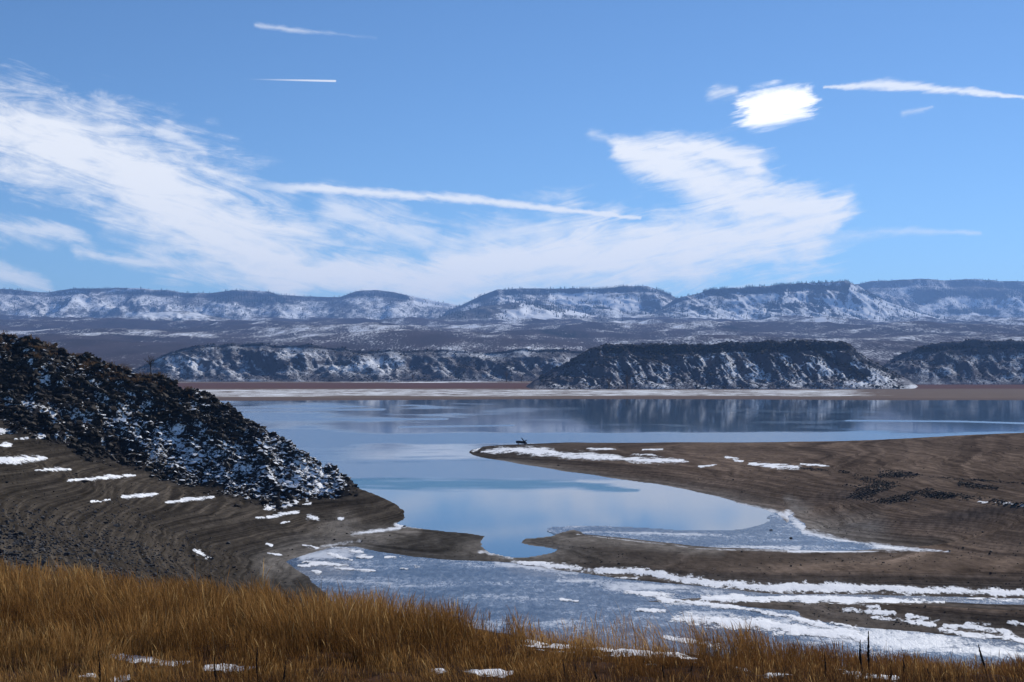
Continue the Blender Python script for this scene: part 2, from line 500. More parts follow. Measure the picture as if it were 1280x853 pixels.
shore_px = [(508, 640), (501, 650), (492, 655), (520, 660), (560, 664), (592, 667), (612, 671), (605, 676), (599, 683),
            (612, 691), (640, 698), (662, 696), (684, 690), (690, 686), (680, 684), (656, 682), (649, 679), (660, 674),
            (700, 670), (716, 663), (740, 662), (800, 665), (860, 668), (930, 668), (965, 662), (980, 655), (975, 645),
            (950, 636), (900, 622), (860, 612), (820, 605), (760, 597), (700, 588), (650, 580), (612, 574), (592, 569),
            (585, 566), (592, 562), (605, 558), (640, 556), (680, 555), (760, 554.5), (850, 554.5), (950, 554), (1060, 553), (1160, 552),
            (1280, 551), (1480, 549), (1900, 546)]
back_w = [(-900, 700), (-420, 470), (-250, 360), (-150, 315), (-90, 285), (-60, 266), (-38, 247), (-24, 230)]
water_poly = [cpt(u, v) for u, v in shore_px] + [cw(2200, 1100), cw(-2200, 1100)] + [cw(*p) for p in back_w]
ice1_px = [(372, 716), (362, 703), (385, 692), (410, 684), (440, 684), (470, 690), (520, 697),
           (575, 701), (640, 704), (690, 712), (780, 724), (860, 733), (960, 742), (1100, 745), (1300, 752), (1500, 760), (1500, 905), (1280, 905),
           (900, 840), (640, 795), (430, 765)]
mud3_px = [(812, 752), (880, 748), (990, 753), (1100, 752), (1300, 758), (1460, 765), (1460, 830), (1280, 804), (1180, 796), (1080, 784), (1010, 774), (1000, 764), (900, 756)]
ice2_px = [(716, 662), (740, 661), (860, 667), (930, 667), (968, 661), (984, 652), (990, 641), (1003, 655), (1004, 666), (1060, 677), (1130, 685),
           (1075, 689), (960, 687), (860, 683), (790, 674), (735, 669)]
ice1 = [cpt(*p) for p in ice1_px]; mud3 = [cpt(*p) for p in mud3_px]; ice2 = [cpt(*p) for p in ice2_px]

ctrl = []
def C(u, v, z): ctrl.append((*cpt(u, v, z), z))
def CD(u, d, z): ctrl.append(((u - U0) / F, math.log(d), z))
for i, (u, v) in enumerate(shore_px): C(u, v, 0.0)
for x, y in back_w: ctrl.append((*cw(x, y), 0.0))
# ridge of the left hill, seen against the lake
for u, v, d in ((480, 619, 222), (455, 611, 224), (430, 598, 227), (390, 570, 230), (340, 540, 232), (290, 511, 234), (235, 484, 236), (200, 473, 237),
                (130, 455, 238), (60, 432, 238), (0, 421, 238), (-80, 408, 236), (-220, 392, 232), (-500, 380, 225)):
    CD(u, d, CAM_Z - (v - V0) * d / F - 0.3)
for u, z in ((430, 1.0), (340, 5.5), (235, 13), (130, 18), (0, 24), (-220, 28)): CD(u, 252, z)
# foot of the talus
for u, v, z in ((170, 582, 8.7), (250, 602, 5.8), (330, 624, 3.3), (400, 613, 3.8), (60, 547, 13.7), (0, 522, 16.9), (-150, 490, 21)): C(u, v, z)
for u, v, z in ((0, 565, 14), (0, 600, 11.5), (0, 650, 11.5), (100, 640, 8), (200, 640, 5.5), (200, 700, 5), (100, 690, 8.2), (300, 725, 2.6),
                (300, 660, 3.1), (350, 650, 2.3), (420, 640, 2.0), (450, 648, 1.0), (480, 630, 1.5), (460, 623, 2.7), (340, 692, 1.3), (320, 700, 1.9),
                (260, 620, 4.6), (120, 600, 8.6), (-150, 600, 14), (-150, 660, 13.5),
                (430, 663, .3), (500, 668, .22), (540, 668, .25), (460, 678, .22), (400, 678, .35), (372, 700, .35), (550, 685, .35), (600, 695, .2), (470, 690, .2),
                (700, 680, .45), (800, 700, .55), (900, 705, .6), (1000, 710, .6), (1150, 700, .8), (1280, 722, .7),
                (1280, 700, 1.3), (1280, 655, 4.0), (1280, 600, 6.6), (1150, 640, 3.0), (1150, 602, 4.6), (1150, 572, 4.6), (1080, 620, 3.2), (1040, 605, 3.2),
                (1000, 600, 2.8), (1000, 570, 2.6), (900, 600, 1.5), (900, 575, 2.0), (820, 575, 1.6), (750, 566, 1.3), (680, 562, 1.1), (620, 563, 0.7), (640, 568, .8),
                (1000, 630, 1.0), (1040, 650, 1.1), (1100, 668, 1.0), (1200, 680, 1.7), (1450, 600, 8.5), (1450, 650, 5.5), (1450, 700, 1.8)): C(u, v, z)
for u, v, d in ((700, 553.4, 414), (850, 553.2, 408), (1000, 552.6, 400), (1080, 551, 394), (1150, 548, 388), (1200, 545, 384), (1280, 541.5, 380), (1450, 536, 375), (1700, 530, 365)):
    CD(u, d, CAM_Z - (v - V0) * d / F)
# terrace in front with the dry grass
for u, d, v in ((-200, 24, 853), (0, 24, 853), (640, 22, 853), (1280, 20, 853), (1500, 20, 856), (-200, 44, 728), (0, 42, 735), (300, 38, 765), (640, 33, 802), (900, 30, 826), (1280, 27, 851), (1500, 26, 865),
                (0, 33, 785), (640, 27, 826), (1280, 23.5, 853)):
    CD(u, d, CAM_Z - (v - V0) * d / F)
for u in (-400, 0, 640, 1280, 1700):
    CD(u, 6, 22.6); CD(u, 12, 21.3)
for u, d, z in ((0, 75, 14), (-200, 80, 16), (0, 58, 15.8), (200, 60, 12.5), (200, 90, 8.2), (300, 85, 7), (420, 60, 9.5), (420, 90, 3.5), (420, 115, 1.2),
                (640, 50, 10), (640, 75, 2.2), (640, 95, .2), (900, 45, 10), (900, 68, 2), (900, 85, .2), (1280, 42, 10), (1280, 62, 2), (1280, 80, .2), (1600, 42, 10), (1600, 62, 2.5)):
    CD(u, d, z)
ctrl = np.array(ctrl)
c2 = 0.02 ** 2
A = ctrl[:, :2]
R = np.sqrt(((A[:, None] - A[None]) ** 2).sum(-1) + c2)
n = len(A)
K = np.zeros((n + 3, n + 3)); K[:n, :n] = R - 2e-3 * np.eye(n); K[:n, n] = 1; K[:n, n + 1:] = A; K[n:, :n] = K[:n, n:].T
sol = np.linalg.solve(K, np.concatenate([ctrl[:, 2], np.zeros(3)]))


def tps(cx, cy):
    out = np.empty(cx.size); fx, fy = cx.ravel(), cy.ravel()
    for s in range(0, cx.size, 60000):
        e = slice(s, s + 60000)
        r = np.sqrt((fx[e, None] - A[None, :, 0]) ** 2 + (fy[e, None] - A[None, :, 1]) ** 2 + c2)
        out[e] = r @ sol[:n] + sol[n] + sol[n + 1] * fx[e] + sol[n + 2] * fy[e]
    return out.reshape(cx.shape)


def terrace(z, step, sharp):
    k = np.floor(z / step); f = z / step - k
    return step * (k + np.clip((f - 0.5) * sharp + 0.5, 0, 1))


TALUS = [(-300, 360), (0, 405), (60, 425), (130, 448), (200, 466), (240, 478), (300, 508), (350, 537), (400, 568), (440, 596), (462, 608), (440, 612),
         (400, 622), (350, 634), (300, 624), (250, 607), (180, 588), (120, 572), (80, 558), (30, 542), (0, 528), (-300, 470)]


def ground_z(x, y):
    cx, cy = conf(x, y)
    wx = fbm(x * 0.06, y * 0.06, 4, 3) * 1.1; wy = fbm(x * 0.06 + 50, y * 0.06, 4, 4) * 1.1
    near = sstep(60, 110, y)
    cxw, cyw = cx + near * wx / y, cy + near * wy / y
    z = tps(cx, cy)
    sd = poly_sd(cxw, cyw, water_poly) * y
    big_n = fbm(x * 0.03, y * 0.03, 5, 11)
    U, V = proj(x, y, z)
    tal = sstep(9, -9, poly_sd(U + fbm(x * .2, y * .2, 3, 77) * 16, V + fbm(x * .15, y * .15, 3, 78) * 9, TALUS)) * (y < 262) * (y > 185)
    land = np.maximum(z, 0.02 + 0.03 * np.maximum(sd, 0))
    amp = sstep(0.2, 3, land)
    land = land + big_n * 0.07 * amp * near + tal * (fbm(x * 0.22, y * 0.22, 5, 21) * 1.5)
    # wave-cut strand lines follow the contours
    lz = land + fbm(x * 0.05, y * 0.05, 4, 31) * 0.045
    far_right = sstep(900, 1050, U) * (y > 150)
    t1 = terrace(lz, 0.42, 2.8) * 0.55 + terrace(lz + 0.1, 0.17, 2.2) * 0.45
    land = land + (t1 - lz) * (0.75 * near) * (1 - 0.8 * tal) * sstep(0.15, 0.5, land)
    # foreground tussocks
    land = land + (1 - near) * fbm(x * 0.7, y * 0.7, 4, 41) * 0.10
    water = np.minimum(z, -0.02 - 0.07 * np.maximum(-sd, 0))
    zz = np.where(sd > 0, land, np.maximum(water, -6))
    i1 = np.maximum(poly_sd(cxw, cyw, ice1), -poly_sd(cxw, cyw, mud3)) * y
    i2 = poly_sd(cxw, cyw, ice2) * y
    isd = np.minimum(i1, i2)
    bed = 0.05 - np.minimum(0.25, 0.10 * np.maximum(-isd, 0))
    low = 0.05 + np.minimum(0.05 * np.maximum(isd, 0), .4)
    zz = np.where((sd > 0) & (isd > 0) & (y > 62), np.minimum(zz, 0.07 + 0.045 * isd + 0.012 * isd * isd), zz)
    zz = np.where((isd < 0) & (zz > -0.5), bed, np.where((sd > 0) & (isd < 12), np.maximum(zz, np.minimum(low, 0.07)), zz))
    return zz, sd, isd, tal


# graded polar grid: about one photo pixel per cell where the picture needs it
us = np.arange(-170, 1451, 1.75)
ds = [5.0]
while ds[-1] < 560:
    d = ds[-1]
    ds.append(d * (1 + (0.03 if d < 18 else 0.011 if d < 55 else 0.009 if d < 100 else 0.0056 if d < 262 else 0.0068 if d < 425 else 0.02)))
ds = np.array(ds)
TX = (us - U0) / F
gx = ds[:, None] * TX[None]; gy = np.repeat(ds[:, None], len(us), 1)
gz, gsd, gisd, gtal = ground_z(gx, gy)
GU, GV = proj(gx, gy, gz)
NR, NC = gz.shape

frost = seg_field(GU, GV, [((985, 642), (1000, 664), 9, 13), ((1000, 664), (1060, 680), 11, 9), ((1060, 680), (1130, 686), 9, 5), ((1130, 686), (1190, 690), 5, .6), ((860, 686), (1000, 689), 1.2, 3.5), ((1000, 689), (1130, 690), 3.5, .6),
                           ((720, 668), (860, 684), 1.6), ((650, 582), (900, 626), 2.0, 2.6), ((900, 624), (985, 646), 3, 7), ((600, 690), (640, 697), 5), ((495, 656), (545, 661), 5, 3), ((440, 668), (500, 660), 5, 4), ((400, 684), (450, 676), 4, 5), ((640, 702), (700, 714), 5)], 1.0)
frost = np.clip(frost, 0, 1) * (gz < 2.2) * np.where((GV > 666) & (GU < 985), .55, 1)
rim = np.exp(-np.clip(gsd, 0, 60) / 2.6) * (gy > 150) * (gy < 345) * sstep(560, 640, GU)
pale = np.clip(seg_field(GU, GV, [((430, 660), (400, 690), 26, 40), ((400, 690), (340, 705), 40, 24), ((450, 670), (520, 664), 18, 9), ((440, 680), (480, 676), 14, 8), ((1000, 660), (1090, 664), 26, 30), ((1000, 640), (985, 625), 22, 10), ((700, 672), (900, 690), 8, 10)]), 0, 1) * (gy > 100)
strand = fbm(gz * 3.2 + fbm(gx * .02, gy * .02, 3, 5) * .5, gx * 0.004, 4, 8)
warm = sstep(560, 900, GU) * (gy > 100)
base_l = np.array((0.056, 0.047, 0.038)); base_r = np.array((0.112, 0.082, 0.062)); pale_c = np.array((0.20, 0.18, 0.16))
colr = base_l * (1 - warm[..., None]) + base_r * warm[..., None]
lowland = sstep(1.4, 0.3, gz) * (gy > 90) * sstep(640, 680, GV)
colr = colr * (1 - lowland[..., None] * .6) + np.array((0.075, 0.070, 0.064)) * lowland[..., None] * .6
colr = colr * (1 + 0.55 * np.clip(strand, -1, 1))[..., None]
colr = colr * (1 + 0.30 * fbm(gx * .03, gy * .03, 4, 91))[..., None]
pk = np.maximum(pale * (0.75 + .5 * strand), rim * .8)[..., None].clip(0, 1)
colr = colr * (1 - pk) + pale_c * pk
fgm = sstep(52, 44, gy)[..., None]
colr = colr * (1 - fgm) + np.array((0.045, 0.026, 0.018)) * fgm
tl = gtal[..., None]; colr = colr * (1 - tl) + np.array((0.022, 0.021, 0.022)) * tl
stony = np.clip(sstep(360, 200, GU) * sstep(600, 660, GV) * (gy > 50) * 1.0 + seg_field(GU, GV, [((1050, 615), (1150, 625), 16), ((1100, 590), (1280, 610), 8)]), 0, 1)
G = np.stack([gx, gy, gz], -1).reshape(-1, 3)
slp = np.hypot(np.gradient(gz, axis=0) / np.gradient(gy, axis=0), np.gradient(gz, axis=1) / np.gradient(gx, axis=1))
k5 = np.ones(9) / 9
slp = np.apply_along_axis(lambda a: np.convolve(a, k5, 'same'), 0, slp); slp = np.apply_along_axis(lambda a: np.convolve(a, k5, 'same'), 1, slp)
me = mesh_np('ground', G, quads(NR, NC), M_ground, {'frost': frost, 'stony': stony, 'slope': sstep(.008, .05, slp)}, cols={'col': colr.reshape(-1, 3).clip(0.01, 1)})
link('ground', me, kind='structure')

# ice sheets of the drained bay (same grid, flat, just above the bed)
keep = (gisd < 4) & (gy > 70) & (gy < 300)
kq = keep[:-1, :-1] & keep[1:, 1:] & keep[:-1, 1:] & keep[1:, :-1]
silt = np.clip(seg_field(GU, GV, [((400, 690), (470, 664), 34, 20), ((470, 664), (560, 664), 18, 10), ((640, 712), (720, 722), 10), ((380, 715), (430, 715), 14), ((850, 735), (1200, 752), 7)]) * 1.6, 0, 1)
ice_frost_glare = np.clip(seg_field(GU, GV, [((860, 770), (1000, 790), 16, 20), ((1000, 790), (1280, 815), 20, 18), ((760, 735), (900, 760), 12), ((990, 648), (1006, 664), 7, 6), ((1006, 666), (1090, 682), 6, 5), ((1090, 682), (1135, 688), 5, 1), ((860, 684), (1000, 687), 2.5),
                               ((720, 666), (900, 670), 2.5), ((610, 690), (645, 699), 8), ((380, 700), (450, 690), 12), ((700, 725), (900, 745), 8, 10), ((620, 705), (720, 718), 5, 8)]) * .7, 0, .55)  # frost; broad strokes on the right also paint sun glare into the ice
IV = np.stack([gx, gy, np.full_like(gz, 0.05)], -1).reshape(-1, 3)
V_, q_, s_, f_ = compact(IV, quads(NR, NC, kq), silt.ravel(), ice_frost_glare.ravel())
me = mesh_np('ice', V_, q_, M_ice, {'silt': s_, 'frost': f_})
link('ice', me, kind='structure')

# snow lying in patches and drifts: a raised sheet over ground and ice
snow_s = [((-20, 537), (22, 540), 5, 3), ((-20, 577), (58, 573), 5.5, 3.5), ((0, 556), (15, 557), 2), ((20, 549), (90, 545), 1.4), ((85, 601), (170, 594), 1.6, 2.6), ((45, 588), (90, 587), 2), ((150, 622), (200, 618), 2.6, 1.6), ((205, 629), (268, 621), 1.6, 2.6), ((110, 628), (140, 625), 1.2),
          ((393, 616), (428, 609), 3, 1.8), ((331, 636), (372, 628), 3.2, 4), ((379, 623), (388, 631), 3.5), ((318, 649), (375, 640), 1.6, 2.6), ((382, 645), (402, 651), 4, 2), ((424, 650), (432, 648), 1.8), ((350, 655), (362, 652), 1.2), ((435, 598), (446, 603), 1.2),
          ((378, 682), (398, 686), 1.8), ((413, 684), (452, 690), 1.8), ((436, 691), (456, 693), 1.5), ((372, 708), (402, 708), 2.2), ((408, 694), (440, 703), 2.2), ((376, 705), (436, 710), 1.8), ((418, 712), (470, 717), 2), ((388, 716), (402, 720), 1.6), ((447, 699), (466, 699), 1.6), ((482, 699), (508, 698), 1.5), ((240, 687), (262, 698), 3), ((335, 692), (352, 694), 1.5), ((330, 680), (342, 683), 1.2), ((500, 713), (512, 714), 1.3), ((515, 711), (526, 711), 1.3),
          ((600, 565), (640, 562), 2, 4.5), ((640, 563), (700, 566), 5, 4.5), ((690, 568), (780, 573), 4.5, 3.5), ((780, 574), (862, 577), 4.6, 2.2), ((735, 561), (770, 562), 2, 1), ((590, 565), (600, 560), 1.6), ((802, 562), (830, 562), 1.0), ((790, 567), (820, 569), 1),
          ((916, 575), (930, 577), 1.8), ((936, 580), (1000, 585), 2.0, 3.2), ((1000, 580), (1036, 583), 1.6, 1.2), ((875, 584), (895, 581), 1.6), ((905, 572), (925, 573), 1.0), ((1245, 628), (1285, 633), 1.6, 2.2), ((1222, 628), (1236, 629), 1),
          ((650, 704), (720, 711), 2, 3.6), ((720, 711), (800, 716), 3.6, 3.4), ((800, 716), (880, 727), 3.8, 4.5), ((880, 727), (960, 736), 4.5, 5.5), ((960, 736), (1080, 736), 5.5, 5), ((1080, 736), (1300, 743), 5, 4.5), ((760, 722), (800, 724), 1.5),
          ((780, 742), (850, 752), 2.5, 4.2), ((850, 752), (930, 763), 4, 3.6), ((930, 763), (1000, 776), 3.6, 4), ((1000, 776), (1070, 795), 5, 7), ((840, 776), (960, 786), 5, 8), ((960, 786), (1080, 802), 7, 5), ((880, 749), (1000, 750), 3.5, 3), ((1000, 750), (1180, 753), 4.5, 1.6),
          ((1055, 763), (1118, 767), 2, 2.4), ((1075, 758), (1100, 760), 1.6), ((1090, 772), (1170, 781), 1.8, 2.6), ((1135, 770), (1172, 776), 2), ((1180, 782), (1260, 790), 2.5, 4), ((1210, 780), (1240, 779), 2), ((1175, 788), (1280, 802), 2.5, 4), ((1190, 748), (1245, 750), 1.5), ((1262, 777), (1300, 785), 2.5), ((1040, 780), (1070, 784), 2),
          ((700, 752), (722, 756), 1.5), ((800, 765), (830, 767), 2.5), ((830, 800), (900, 812), 3)]
snow_fg = [((595, 789), (660, 797), 2, 4), ((660, 797), (780, 812), 7, 10), ((780, 812), (870, 823), 10, 4), ((540, 840), (640, 843), 2.5, 3), ((140, 823), (235, 830), 3, 4), ((260, 835), (325, 838), 4, 3), ((100, 846), (118, 846), 3), ((140, 850), (160, 850), 3), ((920, 840), (990, 848), 3), ((1050, 842), (1120, 850), 3)]
nz1 = fbm(gx * .35, gy * .35, 5, 61); nz2 = fbm(gx * 1.3, gy * 1.3, 4, 62)
nz3 = fbm(gx * .10, gy * .22, 4, 63)
mk = np.clip(seg_field(GU + nz1 * 4, GV + nz3 * 1.2, [q for q in snow_s if q[0][1] < 700 or q[0][0] < 600], 1.0, .65), -2, 1) - 0.16
mk = np.maximum(mk, np.clip(seg_field(GU + nz1 * 4, GV + nz3 * 1.2, [q for q in snow_s if not (q[0][1] < 700 or q[0][0] < 600)], 1.0), -2, 1) - 0.16)
mk = np.where(gy > 60, mk + nz1 * .45 + nz2 * .2 + nz3 * .45, seg_field(GU, GV, snow_fg) - .25 + nz1 * .7 + nz2 * 1.3)
# talus pockets of snow, lower slope fuller than the crest
pock = seg_field(GU, GV, [((100, 520), (200, 540), 22, 34), ((220, 560), (300, 595), 46, 42), ((300, 590), (410, 606), 46, 24), ((0, 500), (90, 515), 14, 16)])
mt = np.where(gtal > .5, -0.62 + 0.62 * np.clip(pock, 0, 1) + fbm(gx * .42, gy * .42, 4, 71) * .5 + fbm(gx * .1, gy * .1, 3, 72) * .35, -9)
mk = np.maximum(mk, mt); mk = np.where(gsd < 0.4, -9, mk)
top = np.where((gisd < 4) & (gy < 300), np.maximum(gz, 0.05), gz)
th = np.clip(mk * 0.16, 0.012, 0.08) * np.where(gy > 60, 1, .6)
SV = np.stack([gx, gy, top + th + 0.004], -1).reshape(-1, 3)
kp = mk > -0.95
kq = kp[:-1, :-1] | kp[1:, 1:] | kp[:-1, 1:] | kp[1:, :-1]
V_, q_, t_ = compact(SV, quads(NR, NC, kq), mk.ravel())
me = mesh_np('snow', V_, q_, M_snow, {'thick': t_})
link('snow', me, kind='stuff', label='white snow patches and drifts lying on the mud, ice and grass', cat='snow')

# ------------------------------------------------------------------ lake
vs = np.concatenate([np.arange(492, 560, .5), np.arange(560, 720, 1.0)])[::-1]
wd = np.concatenate([[95], 25 * F / (vs - V0)]); wu = np.arange(-500, 1781, 6.0)
wx = wd[:, None] * ((wu - U0) / F)[None]; wy = np.repeat(wd[:, None], len(wu), 1)
WU, WV = proj(wx, wy, 0.0)
nA = fbm(WU * .0045, WV * .085, 4, 101); nB = fbm(WU * .012, WV * .30, 4, 103)
band = lambda a, b, w: sstep(a - w, a + w, WV + nA * 3.5) * (1 - sstep(b - w, b + w, WV + nA * 3.5))
rf = band(541, 556, 1.6) * (1 - .2 * sstep(1050, 1200, WU)) + band(574, 600, 3) * .7 + sstep(480, 380, WU) * band(503, 560, 3) * (0.55 + .9 * nA)
rf = rf + band(500, 541, 2) * np.clip(nA * 1.5 + nB * 1.0 - .30, 0, .8) * (.22 + .78 * sstep(720, 460, WU)) + band(556, 574, 2) * sstep(480, 400, WU) * .8
rf = np.clip(rf + band(559, 580, 2) * np.clip(nB * .7, 0, .5), 0, 1)
rf = np.maximum(rf, np.clip(seg_field(WU, WV, [((1060, 526), (1200, 527), 1.2), ((1200, 527), (1300, 530), 1.2), ((420, 525), (560, 524), 1.5), ((500, 534), (640, 532), 1.3), ((300, 513), (480, 512), 1.6)]) * 1.6, 0, 1))
rf = rf * (1 - .6 * sstep(980, 1100, WU) * sstep(520, 508, WV))
tl_ = np.clip(seg_field(WU, WV + nA * 2.5, [((380, 604), (560, 606), 8, 9), ((560, 606), (720, 606), 9, 7), ((720, 607), (800, 613), 6, 2)]) * 1.7 + nB * .5, 0, 1)
me = mesh_np('lake', np.stack([wx, wy, np.zeros_like(wx)], -1).reshape(-1, 3), quads(*wx.shape), M_water, {'ruffle': rf, 'teal': tl_})
link('lake_water', me, kind='structure')

# ------------------------------------------------------------------ far country
prof_d = np.array([915, 985, 1065, 1400, 1950, 2150, 2600, 3200, 4000, 5000, 6500, 8000, 10000, 15000])
prof_z = np.array([-3.0, 0, .35, 1.3, 2.3, 6, 36, 84, 126, 176, 252, 320, 330, 300])


def far_z(x, y):
    u = U0 + F * x / y
    d = y + fbm(x * .002, y * .0006, 4, 201) * 40 * sstep(950, 1300, y) + 25 * np.sin(u * .006) * sstep(1500, 960, y) + sstep(1080, 1250, u) * sstep(1500, 900, y) * -18
    z = np.interp(d, prof_d, prof_z)
    rough = sstep(2050, 3200, y)
    left = sstep(260, 60, u)
    z = z + rough * (fbm(x * .0016, y * .0011, 5, 211) * y * .0062 + ridged(x * .004, y * .0018, 3, 215) * y * .0012)
    z = z + left * sstep(1900, 2300, y) * (1 - sstep(3000, 4200, y)) * 12
    return z


fu = np.arange(-260, 1541, 3.0); fd = [915.0]
while fd[-1] < 14500: fd.append(fd[-1] * (1.0045 if fd[-1] < 2100 else 1.0105))
fd = np.array(fd)
fx = fd[:, None] * ((fu - U0) / F)[None]; fy = np.repeat(fd[:, None], len(fu), 1)
fz = far_z(fx, fy)
FU, FV = proj(fx, fy, fz)
i_split = int(np.searchsorted(fd, 2080))
# shore flats
sl = slice(0, i_split + 1)
dd = fy[sl] + 30 * fbm(fx[sl] * .004, fy[sl] * .004, 4, 221)
red = sstep(1400, 1470, dd) * (1 - sstep(1880, 1950, dd))
mudm = 1 - sstep(1030, 1070, dd)
cf = np.array((0.17, 0.13, 0.105)) * np.ones(dd.shape + (1,))
cf = cf * (1 - red[..., None]) + np.array((0.12, 0.068, 0.058)) * red[..., None]
cf = cf * (1 - mudm[..., None]) + np.array((0.14, 0.105, 0.09)) * mudm[..., None]
sn = 0.50 * sstep(1050, 1110, dd) * (1 - sstep(1360, 1450, dd)) + .62 * sstep(1880, 1930, dd) * (.5 + fbm(fx[sl] * .003, fy[sl] * .003, 3, 225)) - red * .2
sn = sn - sstep(1040, 1150, FU[sl]) * .4
me = mesh_np('far_shore', np.stack([fx[sl], fy[sl], fz[sl]], -1).reshape(-1, 3), quads(*dd.shape), M_plain, {'snow': sn}, cols={'col': cf.reshape(-1, 3)})
link('far_shore', me, kind='structure')
# scrub plain climbing to the mesas
sl = slice(i_split, None)
zz = fz[sl]; gyy = np.gradient(zz, axis=0) / np.gradient(fy[sl], axis=0); gxx = np.gradient(zz, axis=1) / np.gradient(fx[sl], axis=1)
sn = .21 + 0.9 * fbm(fx[sl] * .0012, fy[sl] * .0008, 4, 231) * .35 + gxx * 1.6 + fbm(fx[sl] * .006, fy[sl] * .0025, 4, 233) * .28 - .02 * sstep(2900, 2100, fy[sl])
wd_ = .18 + fbm(fx[sl] * .003, fy[sl] * .0015, 4, 235) * .4
me = mesh_np('scrub_plain', np.stack([fx[sl], fy[sl], zz], -1).reshape(-1, 3), quads(*zz.shape), M_far, {'snow': sn, 'wood': wd_})
link('scrub_plain', me, kind='structure')

TREES = []    # (x, y, z, size) seeds for far woods
SHRUBS = []


def massif(name, sky_px, D, foot, mat, sd, du, rows, cliff=.12, gul=.16, shear=0.0, gfreq=.02, snow0=.3, snow_light_blobs=(), wood_shade_blobs=(), woods=0, shrubs=0, aspect=1.0, concave=1.35, label=None, crest=1.0):
    su = np.array([p[0] for p in sky_px], float); sv = np.array([p[1] for p in sky_px], float)
    u = np.arange(su[0], su[-1] + .1, du)
    t = np.concatenate([np.linspace(0, 1, rows), np.linspace(1, 1.9, rows // 3)[1:]])
    v = np.interp(u, su, sv) + fbm(u * .03, u * 0 + sd, 4, sd) * 1.1 * crest
    zr = CAM_Z - (v - V0) * D / F
    d = foot + (D - foot) * t[:, None] + 0 * u[None]
    x = d * ((u - U0) / F)[None]
    zf = far_z(np.array(x[0]), np.full(len(u), float(foot)))
    uu = u[None] + 0 * d; tt = t[:, None] + 0 * d
    gl = ridged(uu * gfreq + shear * tt + .5 * fbm(uu * gfreq * .7, tt * 1.5, 3, sd + 33), tt * .9 + sd, 5, sd + 3)
    gl2 = fbm(uu * gfreq * 2.2 + 2 * shear * tt, tt * 2.5, 4, sd + 9)
    te = np.clip(tt + gul * (gl - .35 + .5 * gl2) * np.sin(np.pi * np.clip(tt, 0, 1)) ** .8 * (1 - .75 * np.clip(tt, 0, 1) ** 4), 0, 1)
    p = np.where(te < 1 - cliff, (1 - cliff * 1.6) * (te / (1 - cliff)) ** concave, (1 - cliff * 1.6) + cliff * 1.6 * sstep(1 - cliff, 1 - cliff * .35, te))
    rise = (zr - zf)[None]
    z = zf[None] + rise * p
    z = z + fbm(uu * gfreq * 5, tt * 6, 4, sd + 15) * np.abs(rise) * .018 * np.sin(np.pi * np.clip(tt, 0, 1))
    back = np.clip(tt - 1, 0, 1)
    z = z - back * np.maximum(rise, 0) * .35
    z = z - (tt <= 0) * 4 - np.maximum(0, .04 - tt) * 60
    z = z - np.clip(8 - rise, 0, 8) * .5
    PU, PV = proj(x, d, z)
    gxx = np.gradient(z, axis=1) / np.gradient(x, axis=1)
    gyy = np.gradient(z, axis=0) / np.maximum(np.gradient(d, axis=0), 1e-3)
    slope = np.hypot(gxx, gyy)
    nz_ = fbm(uu * .02, PV * .06, 5, sd + 21, .62)
    sn = snow0 + nz_ * .28 - gxx * .30 * aspect + gl * .05 - sstep(.75, 1.3, slope) * .5 - (te > 1 - cliff) * (tt < 1.01) * .22 + (tt > 1.0) * .35
    for (a, b_, ra, rb, s) in snow_light_blobs:
        sn = sn + s * np.clip(seg_field(PU + nz_ * 10, PV + nz_ * 4, [(a, b_, ra, rb)]) * 1.6, 0, 1)
    wdd = np.full(z.shape, -.2) + .25 * fbm(uu * .03, PV * .09, 3, sd + 25) + (te > 1 - cliff) * (tt < 1.02) * .35
    for (a, b_, ra, rb, s) in wood_shade_blobs:
        k = s * np.clip(seg_field(PU + nz_ * 10, PV + nz_ * 4, [(a, b_, ra, rb)]) * 1.6, 0, 1)
        wdd = wdd + k; sn = sn - k * .45
    me = mesh_np(name, np.stack([x, d, z], -1).reshape(-1, 3), quads(*z.shape), mat, {'snow': sn, 'wood': wdd})
    o = link(name, me, kind='structure', label=label)
    ok = (rise + 0 * d > 12)
    if woods:
        w = (np.clip(wdd - .1, 0, 1) ** 1.5 + .012) * ok * (tt > .05) * (tt < 1.1); w = w.ravel() / w.sum()
        for i in rng.choice(z.size, woods, p=w): TREES.append((x.flat[i], d.flat[i], z.flat[i], D))
    if shrubs:
        w = (np.clip(wdd + .45, 0.05, 1) * ok * (tt > .02) * (tt < 1.06)).ravel(); w = w / w.sum()
        for i in rng.choice(z.size, shrubs, p=w): SHRUBS.append((x.flat[i], d.flat[i], z.flat[i], D, wdd.flat[i]))
    return o


